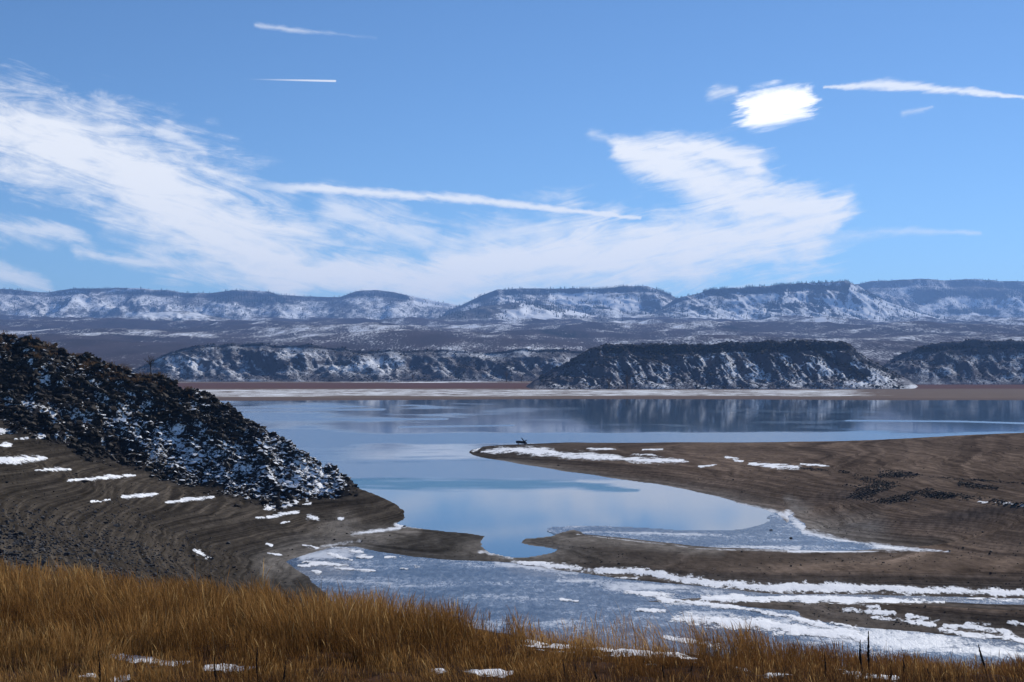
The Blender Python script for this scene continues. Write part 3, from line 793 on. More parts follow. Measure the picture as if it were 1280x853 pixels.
massif('mesa_mountain', [(1010, 420), (1040, 372), (1065, 357), (1090, 352), (1130, 350.5), (1200, 350.5), (1240, 351), (1280, 353), (1360, 356), (1560, 362)], 11500, 9600, M_mesa, 310, 2.0, 90, .10, .3, .9, .011, .45,
       [((1180, 398), (1290, 402), 8, 10, .3), ((1160, 384), (1280, 380), 6, 7, .25)], [((1150, 366), (1290, 368), 7, 12, .8), ((1190, 390), (1240, 388), 5, 5, .7)], woods=2200, label='long snowy tableland dotted with conifers at the right edge of the skyline')
massif('mesa_mountain', [(-260, 366), (-60, 361), (0, 362), (60, 366), (90, 361.5), (170, 361), (215, 364), (240, 368), (265, 367), (290, 363.5), (335, 365), (350, 370), (425, 372.5), (445, 365), (470, 363.5), (492, 366), (540, 376), (575, 383), (640, 405), (680, 420)], 10500, 8900, M_mesa, 330, 2.0, 90, .10, .3, -.7, .010, .38,
       [((85, 365), (200, 362.5), 2, 2.5, .4), ((160, 392), (260, 394), 8, 8, .3), ((520, 376), (575, 382), 6, 5, .5), ((300, 364), (330, 364), 1.5, 1.5, .3), ((60, 385), (110, 380), 9, 6, .2)],
       [((270, 372), (345, 374), 8, 7, .8), ((160, 370), (215, 369), 4, 4, .5), ((440, 370), (500, 372), 4, 5, .4)], woods=1800, label='long flat-topped mountain chain across the left skyline')
massif('mesa_mountain', [(520, 420), (560, 389), (590, 376), (612, 366), (622, 362.5), (680, 361.5), (740, 362), (770, 360), (808, 358.5), (822, 363), (838, 369), (870, 385), (930, 420)], 9500, 8100, M_mesa, 350, 1.75, 90, .12, .28, .8, .012, .42,
       [((690, 373), (790, 379), 6, 12, 1.0), ((720, 370), (775, 376), 5, 9, .5), ((640, 385), (700, 388), 4, 4, .3), ((815, 363), (828, 367), 3, 2, .5)],
       [((640, 366), (800, 362), 3, 3, .45), ((720, 376), (745, 377), 3, 3, .9), ((745, 384), (765, 387), 3, 3, .9), ((800, 362), (835, 368), 3, 2, .6)], woods=1400, label='flat-topped mountain with a bright snowfield in the middle of the skyline')
massif('mesa_mountain', [(780, 420), (815, 392), (845, 375), (870, 368), (888, 362.5), (960, 358.5), (1000, 355), (1040, 353.5), (1058, 352.5), (1072, 357), (1088, 369), (1110, 378), (1140, 389), (1180, 401), (1210, 409), (1250, 420)], 8600, 7350, M_mesa, 370, 1.5, 110, .12, .34, 1.3, .013, .53,
       [((1060, 358), (1085, 372), 4, 5, .6), ((1085, 374), (1180, 402), 4, 3, .6), ((1000, 372), (1090, 392), 10, 8, .4), ((900, 376), (1000, 372), 6, 7, .3), ((890, 360), (1050, 353), 1.6, 1.6, .4), ((860, 395), (960, 392), 8, 8, .2)],
       [((885, 366), (1055, 357.5), 3.5, 4.5, .9), ((960, 380), (1030, 382), 6, 6, .55), ((1080, 366), (1095, 372), 3, 3, .6)], woods=2200, aspect=1.4, label='broad mesa with a snow-streaked shoulder right of the middle skyline')
massif('foothill', [(60, 418), (110, 408), (150, 399), (185, 391), (230, 388.5), (270, 396), (310, 405), (370, 418)], 7400, 6600, M_mesa, 390, 2.5, 50, .02, .2, .5, .03, .40, [((170, 394), (250, 394), 5, 6, .35)], [], concave=1.0, label='rounded snowy foothill below the left mountain chain')
massif('foothill', [(480, 420), (530, 404), (565, 392), (600, 383), (650, 378.5), (690, 383), (740, 394), (800, 404), (860, 418)], 7700, 6800, M_mesa, 400, 2.0, 60, .03, .2, .6, .026, .26, [((650, 381), (735, 394), 4, 5, .7), ((620, 390), (700, 396), 8, 7, .7), ((615, 400), (700, 404), 4, 3, .4)], [((660, 381), (705, 389), 3, 3, .9), ((560, 396), (600, 392), 8, 8, .3)], woods=400, concave=1.0, label='snow-striped foothill with a row of conifers in the middle distance')
massif('foothill', [(700, 420), (735, 409), (765, 401.5), (790, 402), (820, 408), (860, 418)], 6900, 6200, M_mesa, 410, 2.0, 40, .02, .15, .5, .04, .42, [((750, 404), (800, 404), 4, 4, .3)], [], concave=1.0, label='small rounded snowy knoll below the middle mountain')

massif('bluff', [(120, 480), (160, 466), (190, 452), (215, 438), (260, 431), (330, 429.5), (400, 433), (470, 439), (540, 437), (600, 440), (660, 437), (700, 437), (760, 441), (800, 449), (840, 462), (880, 480)], 2195, 2010, M_bluff, 430, 1.75, 100, .05, .34, .4, .016, .30,
       [((200, 450), (260, 455), 12, 12, .25), ((320, 445), (400, 440), 8, 8, .2), ((420, 462), (500, 452), 8, 8, .3), ((280, 468), (330, 455), 6, 6, .2), ((600, 445), (660, 442), 5, 5, .2)], [((330, 460), (380, 455), 8, 10, .5), ((560, 455), (640, 462), 12, 12, .45), ((640, 458), (680, 462), 12, 12, .4), ((120, 472), (700, 474), 4, 4, .3)], shrubs=2600, aspect=.9, crest=2.0, label='long low scrub bluff with snow patches along the far left shore')  # snow blobs also paint sunlit patches onto this slope
massif('bluff', [(1050, 484), (1090, 466), (1120, 446), (1150, 433), (1180, 428), (1230, 425.5), (1280, 427), (1340, 424), (1440, 428), (1560, 440)], 1900, 1750, M_bluff, 450, 1.75, 90, .12, .30, .3, .018, .26,
       [((1130, 445), (1180, 432), 3, 3, .3)], [((1150, 436), (1290, 438), 8, 10, .6), ((1165, 455), (1180, 470), 8, 6, .6)], shrubs=1500, crest=2.0, label='dark shaded bluff behind the right end of the lake')
massif('bluff', [(620, 494), (650, 484), (672, 474), (700, 457), (722, 445), (742, 436), (762, 431), (850, 432.5), (905, 430), (960, 428), (1015, 427), (1050, 428.5), (1060, 431), (1072, 440), (1085, 449), (1100, 457), (1120, 468), (1145, 479), (1170, 487), (1190, 494)], 1560, 1410, M_bluff, 470, 1.25, 110, .13, .36, .9, .017, .29,
       [((900, 455), (960, 470), 14, 10, .32), ((980, 448), (1060, 472), 12, 10, .35), ((1050, 450), (1110, 475), 8, 6, .2), ((1060, 480), (1150, 484), 5, 4, .25)], [((755, 436), (1058, 434), 5, 6, .8), ((1020, 440), (1090, 474), 5, 6, .75), ((960, 445), (985, 462), 3, 4, .7), ((720, 452), (880, 445), 9, 9, .35)], shrubs=3600, aspect=1.4, crest=2.2, label='nearest flat-topped bluff with dark cap rock on the far shore')  # snow blobs paint the lit right; wood blobs paint shaded left and diagonal shadows

# far woods and scrub: countless, one mass each
def hull(npts, seed, sx=1, sy=1, sz=1):
    r = np.random.default_rng(seed); bm = bmesh.new()
    p = r.normal(size=(npts, 3)); p /= np.linalg.norm(p, axis=1)[:, None]
    p *= r.uniform(.72, 1.1, (npts, 1)) * np.array((sx, sy, sz))
    vs_ = [bm.verts.new(q) for q in p]
    ret = bmesh.ops.convex_hull(bm, input=vs_)
    bmesh.ops.delete(bm, geom=[g for g in ret['geom_interior'] if isinstance(g, bmesh.types.BMVert)], context='VERTS')
    bmesh.ops.triangulate(bm, faces=bm.faces[:])
    bm.verts.index_update()
    v = np.array([q.co[:] for q in bm.verts]); f = np.array([[q.index for q in g.verts] for g in bm.faces]); bm.free()
    return v, f


def scatter_mesh(name, protos, pts, scl, rotz, mat, smooth=False, tilt=None, val=None):
    Vs, Fs, off, At = [], [], 0, []
    pts = np.asarray(pts); idx = rng.integers(0, len(protos), len(pts))
    for k, (pv, pf) in enumerate(protos):
        s = idx == k; m = s.sum()
        if not m: continue
        c, s_ = np.cos(rotz[s]), np.sin(rotz[s]); v = pv[None] * scl[s][:, None, :]
        if tilt is not None:
            a = tilt[s][:, None]; v = np.stack([v[..., 0], v[..., 1] * np.cos(a) - v[..., 2] * np.sin(a), v[..., 1] * np.sin(a) + v[..., 2] * np.cos(a)], -1)
        v = np.stack([v[..., 0] * c[:, None] - v[..., 1] * s_[:, None], v[..., 0] * s_[:, None] + v[..., 1] * c[:, None], v[..., 2]], -1) + pts[s][:, None, :]
        f = pf[None] + (np.arange(m) * len(pv))[:, None, None] + off
        At.append(np.repeat(val[s] if val is not None else np.zeros(m), len(pv))); Vs.append(v.reshape(-1, 3)); Fs.append(f.reshape(-1, 3)); off += m * len(pv)
    return mesh_np(name, np.concatenate(Vs), np.concatenate(Fs), mat, {'snowy': np.concatenate(At)} if val is not None else None, smooth=smooth)


def cone(k, tiers, seed):
    r = np.random.default_rng(seed); V, Fc = [], []
    for i in range(tiers):
        z0 = .08 + .9 * i / tiers; z1 = min(1.0, z0 + 1.25 / tiers); rad = .24 * (1 - i / (tiers + .3))
        b0 = len(V)
        for j in range(k):
            a = 2 * math.pi * j / k + i; V.append((rad * math.cos(a) * r.uniform(.7, 1.2), rad * math.sin(a) * r.uniform(.7, 1.2), z0 + r.uniform(-.03, .03)))
        V.append((0, 0, z1))
        Fc += [(b0 + j, b0 + (j + 1) % k, b0 + k) for j in range(k)]
    return np.array(V), np.array(Fc)


T = np.array(TREES); h = rng.uniform(9, 21, len(T)); w = h * rng.uniform(.9, 1.5, len(T))
me = scatter_mesh('conifer_woods', [cone(5, 3, s) for s in range(4)], T[:, :3] - np.array((0, 0, .5)), np.stack([w, w, h], -1), rng.uniform(0, 6, len(T)), M_conifer)
link('conifer_woods', me, kind='stuff', label='dark conifers scattered over the distant snowy mesas', cat='trees')
T = np.array(SHRUBS); s = rng.uniform(.7, 1.7, len(T)) * (1 + .5 * np.clip(T[:, 4], 0, 1)) * np.where(rng.random(len(T)) < .12, 1.7, 1)
me = scatter_mesh('scrub', [hull(9, 900 + q, 1, 1, .75) for q in range(5)], T[:, :3] + np.stack([s * 0, s * 0, s * .3], -1), np.stack([s, s, s], -1), rng.uniform(0, 6, len(T)), M_scrub)
link('scrub', me, kind='stuff', label='dark sagebrush and juniper scrub dotting the far bluffs', cat='shrubs')

# ------------------------------------------------------------------ basalt talus on the left hill
front_v = np.zeros_like(gz, bool)
run = np.minimum.accumulate(GV, axis=0)
visible = GV <= run + 1.0                            # not hidden behind nearer ground
cellpx = np.abs(np.gradient(GV, axis=0)) * 1.75
wt = np.clip(gtal * 1.3 - .08, 0, 1) ** 2 * visible * np.clip(cellpx, 0.05, 6) * (GU > -120)
gap = np.clip(1.05 - .75 * np.clip(pock, 0, 1) * (fbm(gx * .12, gy * .12, 3, 171) > .05), .15, 1)
wt = (wt * gap).ravel(); wt = wt / wt.sum()
NB = 16000
pick = rng.choice(gz.size, NB, p=wt)
snowy = np.clip(seg_field(GU, GV, [((150, 535), (230, 560), 26, 40), ((230, 565), (310, 598), 44, 40), ((310, 590), (420, 606), 46, 24), ((330, 555), (400, 590), 26, 26)]) * 1.5, 0, 1).ravel()[pick]
rp = G[pick]; size = .13 + .15 * rng.pareto(2.2, NB).clip(0, 4.2)
dist_px = size * F / rp[:, 1]
inframe = (GU.ravel()[pick] > 4) & (GU.ravel()[pick] < 500) & (rp[:, 1] < 245)
order = np.argsort(-np.where(inframe, dist_px, 0)); bigi, rest = order[:300], order[300:]
protos = [hull(14, 40 + s, 1.15, .95, .72) for s in range(8)]
pm = [mesh_np('boulder', v, f, M_rock, smooth=False) for v, f in protos]
for k, i in enumerate(bigi):
    o = link('boulder', pm[k % 8], label='large dark angular boulder in the snowy talus of the left hill', cat='boulder', group='boulders in the talus of the left hill')
    o['snowy'] = float(snowy[i])
    s = size[i]; o.location = (rp[i, 0], rp[i, 1], rp[i, 2] + s * .30)
    o.scale = (s * random.uniform(.8, 1.25), s * random.uniform(.8, 1.2), s * random.uniform(.75, 1.15)); o.rotation_euler = (random.uniform(-.5, .5), random.uniform(-.5, .5), random.uniform(0, 6.28))
s = size[rest]; sc3 = np.stack([s * rng.uniform(.8, 1.3, len(s)), s * rng.uniform(.8, 1.2, len(s)), s * rng.uniform(.7, 1.2, len(s))], -1)
me = scatter_mesh('talus', protos, rp[rest] + np.stack([s * 0, s * 0, s * .22], -1), sc3, rng.uniform(0, 6.28, len(s)), M_talus, val=snowy[rest], tilt=rng.uniform(-.6, .6, len(s)))
link('talus', me, kind='stuff', label='smaller dark basalt talus covering the left hill between the boulders', cat='rocks')

# grey scree on the slope below, and the rubble streaks on the right peninsula
sw = np.clip(sstep(330, 120, GU) * sstep(610, 680, GV) * (gy > 52) * (gy < 170) * visible, 0, 1) * (.3 + np.clip(fbm(gx * .1, gy * .1, 3, 181) + .5, 0, 1)) * np.clip(cellpx, .05, 6)
sw = sw.ravel() / sw.sum(); pk_ = rng.choice(gz.size, 4500, p=sw); s = rng.uniform(.07, .2, 4500) * np.where(rng.random(4500) < .05, 2, 1)
me = scatter_mesh('scree', [hull(9, 70 + q, 1.1, .9, .7) for q in range(5)], G[pk_] + np.stack([s * 0, s * 0, s * .15], -1), np.stack([s, s, s], -1), rng.uniform(0, 6.28, 4500), M_scree)
link('scree', me, kind='stuff', label='loose grey scree on the slope behind the tall grass', cat='scree')
rw = np.clip(seg_field(GU, GV, [((1055, 612), (1130, 622), 12, 13), ((1075, 600), (1180, 620), 6, 7), ((1180, 620), (1290, 633), 6, 3), ((1100, 592), (1140, 594), 6, 5), ((1140, 594), (1290, 606), 1.6, 1.2), ((1200, 606), (1245, 610), 4, 3), ((1045, 588), (1100, 605), 3, 5), ((990, 583), (1050, 592), 2, 3)]) * 1.5, 0, 1) * (gy > 140) * (gy < 330)
rw = rw * np.clip(.25 + 1.6 * fbm(gx * .09, gy * .09, 4, 191), 0, 1)
rw = (rw * np.clip(cellpx, .05, 6)).ravel(); rw = rw / rw.sum(); pk_ = rng.choice(gz.size, 3800, p=rw); s = rng.uniform(.08, .22, 3800) * np.where(rng.random(3800) < .06, 1.7, 1)
me = scatter_mesh('rubble', [hull(10, 80 + q, 1.1, .9, .8) for q in range(5)], G[pk_] + np.stack([s * 0, s * 0, s * .2], -1), np.stack([s, s, s], -1), rng.uniform(0, 6.28, 3800), M_scree_d)
link('rubble', me, kind='stuff', label='dark rubble in streaks along the strand lines of the right peninsula', cat='rocks')

dw_ = ((gtal < .3) & (gsd > 1.5) & (gisd > 1) & (gy > 90) & (gz > .1)) * (.15 + np.clip(fbm(gx * .06, gy * .06, 3, 195) + .2, 0, 1)) * np.clip(cellpx, .05, 6) * visible
dw_ = dw_.ravel() / dw_.sum(); pk_ = rng.choice(gz.size, 2600, p=dw_); s = rng.uniform(.05, .15, 2600) * np.where(rng.random(2600) < .08, 1.9, 1)
me = scatter_mesh('strewn_stones', [hull(9, 95 + q, 1.1, .9, .7) for q in range(5)], G[pk_] + np.stack([s * 0, s * 0, s * .2], -1), np.stack([s, s, s], -1), rng.uniform(0, 6.28, 2600), M_scree_d)
link('strewn_stones', me, kind='stuff', label='small dark stones strewn over the bare mud banks', cat='stones')


def ground_at(u, d):
    x = (u - U0) / F * d
    z = ground_z(np.array([[x]]), np.array([[float(d)]]))[0][0, 0]
    return x, d, max(z, 0.0)


def ray_ground(u, v):
    """where the view ray through photo pixel (u, v) meets the near ground"""
    j = int(np.clip(np.searchsorted(us, u), 0, NC - 1)); c = GV[:, j]
    ok = np.where((c <= v) & (ds > 15))[0]; i = ok[0] if len(ok) else NR - 1
    return gx[i, j], gy[i, j], max(gz[i, j], 0.05 if gisd[i, j] < 0 else 0.0)


for u, v, sz, lab in ((505, 659.5, .28, 'small dark stone beside the tip of the left point'), (964, 664.5, .22, 'small dark stone at the edge of the small frozen inlet'),
                      (987, 676.5, .34, 'dark stone lying on the pale ice right of the inlet'), (430, 597, .6, 'dark rock perched on the shore slope above the left point'),
                      (697, 583, .3, 'small stone below the snow on the near side of the spit'), (433, 668, .2, 'tiny stone on the pale silty flat under the left point'), (104, 604, .55, 'lone dark rock on the mud just below a long snow streak')):
    x, y, z = ray_ground(u, v); o = link('stone', pm[int(u) % 8], label=lab, cat='stone')
    o.location = (x, y, z + sz * .3); o.scale = (sz * 1.2, sz, sz * .8); o.rotation_euler = (0, 0, u)

# ------------------------------------------------------------------ tubes for stems, twigs, driftwood
def tube(path, rad, k=5, V=None, Fc=None, cap=True):
    V = [] if V is None else V; Fc = [] if Fc is None else Fc
    path = [Vector(p) for p in path]; b0 = len(V)
    for i, p in enumerate(path):
        t = (path[min(i + 1, len(path) - 1)] - path[max(i - 1, 0)]).normalized()
        a = t.orthogonal().normalized(); b_ = t.cross(a)
        for j in range(k):
            an = 2 * math.pi * j / k
            V.append(tuple(p + (a * math.cos(an) + b_ * math.sin(an)) * rad[i]))
    for i in range(len(path) - 1):
        for j in range(k):
            Fc.append((b0 + i * k + j, b0 + i * k + (j + 1) % k, b0 + (i + 1) * k + (j + 1) % k, b0 + (i + 1) * k + j))
    return V, Fc


def tmesh(name, V, Fc, mat, smooth=True): return mesh_np(name, np.array(V), np.array(Fc), mat, smooth=smooth)


def empty(name, loc, label, cat, group=None):
    o = bpy.data.objects.new(name, None); COL.objects.link(o); o.location = loc; o.empty_display_size = .2
    o['label'], o['category'] = label, cat
    if group: o['group'] = group
    return o


# driftwood on the end of the spit
x, y, z = ray_ground(652, 556.2)
y = y + 4; x = (652 - U0) / F * y; z = ground_at(652, y)[2]
dw = empty('driftwood', (x, y, z), 'dark driftwood snag with one raised root at the end of the spit', 'driftwood')
V, Fc = tube([(-1.75, 0, .65), (-1.2, .1, .75), (-.4, 0, .7), (.5, -.1, .6), (1.3, 0, .45), (1.75, .1, .25)], [.28, .46, .42, .44, .36, .14], 8)
link('trunk', tmesh('trunk', V, Fc, M_drift), dw)
for pth, rd in (([(.9, 0, .6), (.55, 0, 1.3), (0, 0, 1.95), (-.25, 0, 2.15)], [.26, .2, .14, .08]), ([(.8, 0, .6), (1.2, .1, 1.1), (1.65, .1, 1.35), (1.8, .1, 1.2)], [.24, .2, .14, .06]),
                ([(-.9, 0, .6), (-1.1, -.2, .2), (-1.2, -.3, -.15)], [.2, .16, .12]), ([(1.1, 0, .5), (1.0, -.2, .1), (1.1, -.3, -.2)], [.2, .15, .1]), ([(-1.3, 0, .8), (-1.75, .1, 1.05), (-2.0, .1, 1.0)], [.18, .12, .05])):
    V, Fc = tube(pth, rd, 6); link('root', tmesh('root', V, Fc, M_drift), dw)


# leafless trees and twiggy shrubs
def branchy(rs, V, Fc, p, dirv, L, r, depth, k=4):
    steps = 3; path = [p]; q = Vector(p); dv = Vector(dirv)
    for i in range(steps):
        dv = (dv + Vector((rs.uniform(-.2, .2), rs.uniform(-.2, .2), rs.uniform(-.02, .16)))).normalized(); q = q + dv * (L / steps); path.append(tuple(q))
    tube(path, [r, r * .85, r * .7, r * .5], k, V, Fc)
    if depth > 0:
        for i in range(rs.choice((3, 4))):
            f = rs.choice((1, 2, 3, 3)); a = rs.uniform(0, 6.28)
            nd = (dv + Vector((math.cos(a), math.sin(a), rs.uniform(-.1, .5))) * rs.uniform(.5, .95)).normalized()
            branchy(rs, V, Fc, path[f], nd, L * rs.uniform(.55, .75), r * .5, depth - 1, 3)


def bare_tree(loc, H, seed, label, group=None, mat=M_bark, trunk_frac=.38, th=1.0):
    t = empty('bare_tree', loc, label, 'tree', group); rs = random.Random(seed)
    V, Fc = tube([(0, 0, -.3), (.02 * H, 0, H * .2), (0, .01 * H, H * trunk_frac), (.01 * H, 0, H * (trunk_frac + .2))], [H * .022 * th, H * .018 * th, H * .014 * th, H * .008 * th], 6)
    link('trunk', tmesh('trunk', V, Fc, mat), t)
    V, Fc = [], []
    for i in range(9):
        a = i * 2.4 + rs.uniform(-.3, .3); zz_ = H * (trunk_frac + .2 * (i / 9))
        branchy(rs, V, Fc, (0, 0, zz_), (math.cos(a) * .7, math.sin(a) * .7, .85), H * .2, H * .009 * th, 2)
    link('crown', tmesh('crown', V, Fc, mat), t)
    return t


x, y, z = ray_ground(188, 471)
y = 238; x = (188 - U0) / F * y; z = ground_at(188, y)[2]
bare_tree((x, y, z), 4.6, 3, 'slim bare tree standing alone on the ridge of the left hill', th=1.3)
for i, (u, top_v, d, lab) in enumerate(((516, 463, 2005, 'leftmost bare tree along the far shore flat'), (633, 459, 1990, 'tallest bare tree on the far shore, left of the near bluff'), (652, 465, 1995, 'smaller bare tree just right of the tallest one on the far shore'),
                                        (761, 465, 1405, 'bare tree at the foot of the near bluff, left of its neighbour'), (784, 461, 1400, 'bare tree at the foot of the near bluff, right of its neighbour'))):
    x = (u - U0) / F * d; z = float(far_z(np.array([x]), np.array([float(d)]))[0])
    H = (V0 + (CAM_Z - z) * F / d - top_v) * d / F
    bare_tree((x, d, z), H, 20 + i, lab, 'bare trees along the far shore', M_twig, .25, 1.7)


def twig_shrub(loc, H, W_, seed, label):
    t = empty('leafless_shrub', loc, label, 'shrub', 'leafless shrubs on the crest of the left hill'); rs = random.Random(seed); V, Fc = [], []
    for i in range(26):
        a = rs.uniform(0, 6.28); s_ = rs.uniform(0.1, .8)
        branchy(rs, V, Fc, (rs.uniform(-.3, .3) * W_, rs.uniform(-.3, .3) * W_, -.1), (math.cos(a) * s_, math.sin(a) * s_, 1), H * rs.uniform(.4, .62), .022, 1, 3)
    link('twigs', tmesh('twigs', V, Fc, M_twig), t)


for u, v, H, W_, lab in ((158, 468, 1.9, 2.2, 'larger russet leafless shrub near the crest of the left hill'), (148, 474, 1.5, 1.8, 'russet leafless shrub just below the larger one on the left hill'), (108, 466, 1.5, 2.4, 'olive brown shrub highest up the crest of the left hill'),
                         (120, 474, 1.2, 1.6, 'low brown shrub beside the highest shrub on the left hill'), (204, 474, 1.3, 1.6, 'thin shrub right of the slim bare tree on the ridge')):
    x, y, z = ray_ground(u, v); twig_shrub((x, y, z), H, W_, int(u), lab)

# low dry brush along the crest, too many twigs to count
bw = (gtal > .3) * visible * (GU > -60) * (GU < 250) * np.clip(1 - np.abs(GV - np.interp(GU, [-60, 0, 60, 130, 200, 250], [420, 428, 440, 462, 480, 496])) / 16, 0, 1)
bw = bw.ravel() / bw.sum(); V, Fc = [], []; rs = random.Random(5)
for i in rng.choice(gz.size, 260, p=bw):
    hgt = rs.uniform(.25, .8)
    for k in range(9):
        a = rs.uniform(0, 6.28); l = rs.uniform(.2, .8); b0 = Vector(G[i]) + Vector((rs.uniform(-.35, .35), rs.uniform(-.35, .35), -.05))
        tip = b0 + Vector((math.cos(a) * l, math.sin(a) * l, 1.2)) * hgt
        tube([tuple(b0), tuple(b0.lerp(tip, .5) + Vector((rs.uniform(-.05, .05), 0, 0))), tuple(tip)], [.03, .035, .012], 3, V, Fc)
link('brush', tmesh('brush', V, Fc, M_twig), kind='stuff', label='low dry brush growing along the crest of the left hill', cat='brush')

# ------------------------------------------------------------------ dead mullein stalks along the bottom edge
stalks = [(124, 815, 21.5, 0), (269, 820, 21.5, 0), (322, 810, 21.0, .02), (356, 827, 21.0, 0), (705, 826, 20.6, .16), (720, 832, 20.6, .1), (745, 841, 20.2, .06), (830, 832, 20.4, .08), (865, 830, 20.3, -.03), (908, 831, 20.0, .14),
          (980, 836, 19.8, .12), (1031, 818, 20.2, .02), (1063, 845, 19.6, 0), (1076, 844, 19.5, 0), (1076.5, 801, 20.1, .07), (1086, 790, 19.9, .05), (1113, 840, 19.4, 0), (1129, 824, 20.0, -.01), (1160, 837, 19.5, 0), (1229, 807, 19.8, .24)]
ordn = 'first second third fourth fifth sixth seventh eighth ninth tenth eleventh twelfth thirteenth fourteenth fifteenth sixteenth seventeenth eighteenth nineteenth twentieth'.split()
for i, (u, v, d, lean) in enumerate(stalks):
    x, y, z = ground_at(u, d); H = (V0 + (CAM_Z - z) * F / d - v) * d / F + .02
    lab = {0: 'leftmost dead mullein stalk along the bottom edge', 15: 'tallest and thickest dead mullein stalk in the bottom right grass', 14: 'thinner dead mullein stalk just left of the tallest one', 19: 'dead mullein stalk leaning left nearest the bottom right corner',
           4: 'long leaning dead mullein stalk left of the short bottom pair'}.get(i, 'dark dead mullein stalk, %s from the left along the bottom edge' % ordn[i])
    t = empty('mullein_stalk', (x + lean * H * .5, y, z), lab, 'dead plant', 'dead mullein stalks in the foreground'); rs = random.Random(i)
    pt = lambda f: (-lean * H * f * 1.0 + .012 * math.sin(f * 5 + i), .02 * math.sin(f * 3 + i), H * f)
    V, Fc = tube([pt(-.05), pt(.2), pt(.42)], [.011, .010, .010], 6); link('stem', tmesh('stem', V, Fc, M_stalk), t)
    fs = np.linspace(.40, 1.0, 26); fat = (.020 if i in (14, 15, 16, 19) else .014)
    V, Fc = tube([tuple(Vector(pt(f)) + Vector((rs.uniform(-.004, .004), rs.uniform(-.004, .004), 0))) for f in fs], [fat * (1 - .75 * max(0, (f - .55) / .45) ** 1.6) * rs.uniform(.7, 1.25) for f in fs], 7)
    link('seed_spike', tmesh('seed_spike', V, Fc, M_stalk, False), t)

# ------------------------------------------------------------------ dry grass of the foreground terrace
NG = 150000
gu = rng.uniform(-150, 1430, NG * 3); gd = np.exp(rng.uniform(math.log(15), math.log(52), NG * 3))
edge = np.interp(gu, [-150, 0, 300, 640, 900, 1280, 1430], [46, 44, 40.5, 35.5, 32.5, 29.3, 28.5])
xx = (gu - U0) / F * gd
clump = fbm(xx * .9, gd * .9, 3, 301); patch = fbm(xx * .18, gd * .18, 3, 303)
gzv = np.zeros(NG * 3)
zi, _, _, _ = ground_z(xx[None], gd[None]); gzv = zi[0]
PU, PV = proj(xx, gd, gzv)
sno = seg_field(PU, PV, snow_fg)
bare = np.clip(sstep(-.35, .35, sno), 0, 1)
tall = sstep(21.5, 30, gd) * sstep(-.1, .2, 1 - sno * .5) * (1 - .35 * sstep(600, 1280, gu))
prob = (gd < edge + rng.normal(0, .5, len(gd))) * (1 - .75 * bare) * np.clip(.42 + clump * 1.1, .04, 1) * np.where(gd < 21.5, .8, 1) * np.clip(gd / 30, .5, 1.1)
ok = np.where(rng.random(len(gd)) < prob)[0][:NG]
NGk = len(ok); bx = xx[ok]; by = gd[ok]; bz = gzv[ok] - .03; tallk = tall[ok]; ck = clump[ok]; pk2 = patch[ok]
shrt = sstep(560, 620, PU[ok]) * (1 - sstep(900, 1020, PU[ok])) * sstep(-6, 6, PV[ok] - np.interp(PU[ok], [590, 700, 870, 1000], [796, 808, 828, 845]))
tallk = tallk * (1 - .9 * shrt)
H = (.24 + .60 * tallk) * rng.uniform(.5, 1.25, NGk) * (1 + .35 * ck + .3 * pk2)
stray = rng.random(NGk) < .012; H = np.where(stray & (tallk > .4), H * 1.35, H)
lean = np.stack([-.10 + rng.normal(0, .17, NGk) + .5 * perlin(bx * .45, by * .45, 311) + .45 * np.clip(perlin(bx * .8, by * .8, 313) - .25, 0, 1) * 2, rng.normal(0, .17, NGk)], -1) * H[:, None]
az = rng.uniform(0, math.pi, NGk); wv = np.stack([np.cos(az), np.sin(az)], -1) * (rng.uniform(.003, .0065, NGk) * (by / 26))[:, None]
lev = [0, .5, .84, 1.0]; wl = [.8, .65, 1.2, .1]
seed = rng.random(NGk) < .5
rows = []
for f, wf in zip(lev, wl):
    w_ = np.where(seed | (f < .8), wf, wf * .4 if f == .84 else wf)[:, None] * wv
    cx_ = np.stack([bx, by], -1) + lean * f ** 1.8; zf = bz + H * (f - .06 * f * f)
    rows.append((np.concatenate([cx_ - w_, zf[:, None]], 1), np.concatenate([cx_ + w_, zf[:, None]], 1)))
VV = np.stack([p for r in rows[:-1] for p in r] + [rows[-1][0]], 1)        # (n, 7, 3)
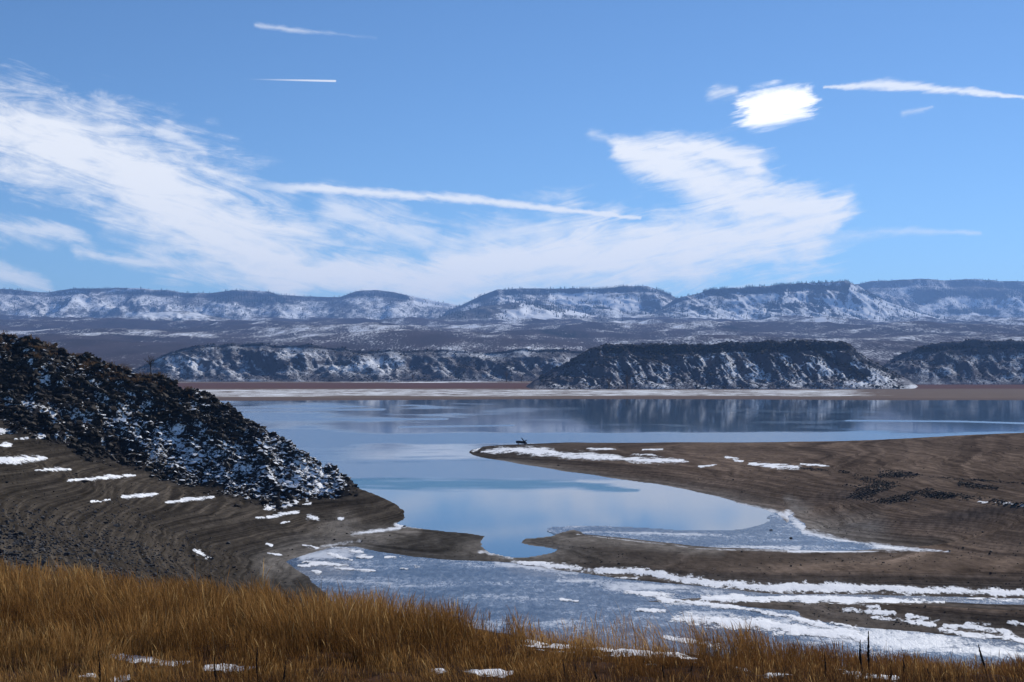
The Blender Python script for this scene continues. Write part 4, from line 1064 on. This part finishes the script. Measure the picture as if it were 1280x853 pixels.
k0 = (np.arange(NGk) * 7)[:, None]
q4 = np.concatenate([k0 + np.array([[0, 1, 3, 2]]), k0 + np.array([[2, 3, 5, 4]])], 0)
q3 = k0 + np.array([[4, 5, 6]])
mixk = np.clip(.42 + .9 * pk2 + .3 * ck + rng.normal(0, .36, NGk), 0, 1)[:, None]
redk = np.clip(sstep(500, 1100, gu[ok]) * .7 + rng.normal(0, .2, NGk), 0, 1)[:, None]
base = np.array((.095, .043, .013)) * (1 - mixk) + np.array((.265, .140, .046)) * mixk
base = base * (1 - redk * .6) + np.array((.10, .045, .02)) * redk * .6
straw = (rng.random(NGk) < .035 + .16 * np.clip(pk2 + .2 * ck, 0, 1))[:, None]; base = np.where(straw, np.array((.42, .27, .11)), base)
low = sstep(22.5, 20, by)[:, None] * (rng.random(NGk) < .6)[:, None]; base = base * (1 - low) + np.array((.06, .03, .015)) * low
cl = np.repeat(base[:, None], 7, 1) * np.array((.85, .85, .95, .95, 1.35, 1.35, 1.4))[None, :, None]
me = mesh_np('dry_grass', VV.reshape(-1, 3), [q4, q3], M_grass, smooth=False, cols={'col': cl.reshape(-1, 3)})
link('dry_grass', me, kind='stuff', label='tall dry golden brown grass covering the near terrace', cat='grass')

# ------------------------------------------------------------------ air
bm = bmesh.new(); bmesh.ops.create_cube(bm, size=1.0)
me = bpy.data.meshes.new('haze'); bm.to_mesh(me); bm.free()
hz = link('haze', me, kind='stuff', label='thin blue haze over the lake and mountains', cat='haze')
hz.location = (0, 7500, 380); hz.scale = (17000, 15400, 790)
mh = bpy.data.materials.new('haze_air'); mh.use_nodes = True; nt = mh.node_tree; nt.nodes.clear()
out = nt.nodes.new('ShaderNodeOutputMaterial'); pv = nt.nodes.new('ShaderNodeVolumePrincipled')
pv.inputs['Color'].default_value = (0.27, 0.50, 1.0, 1); pv.inputs['Density'].default_value = 6.2e-5; pv.inputs['Anisotropy'].default_value = 0.2
nt.links.new(pv.outputs[0], out.inputs['Volume'])
me.materials.append(mh)
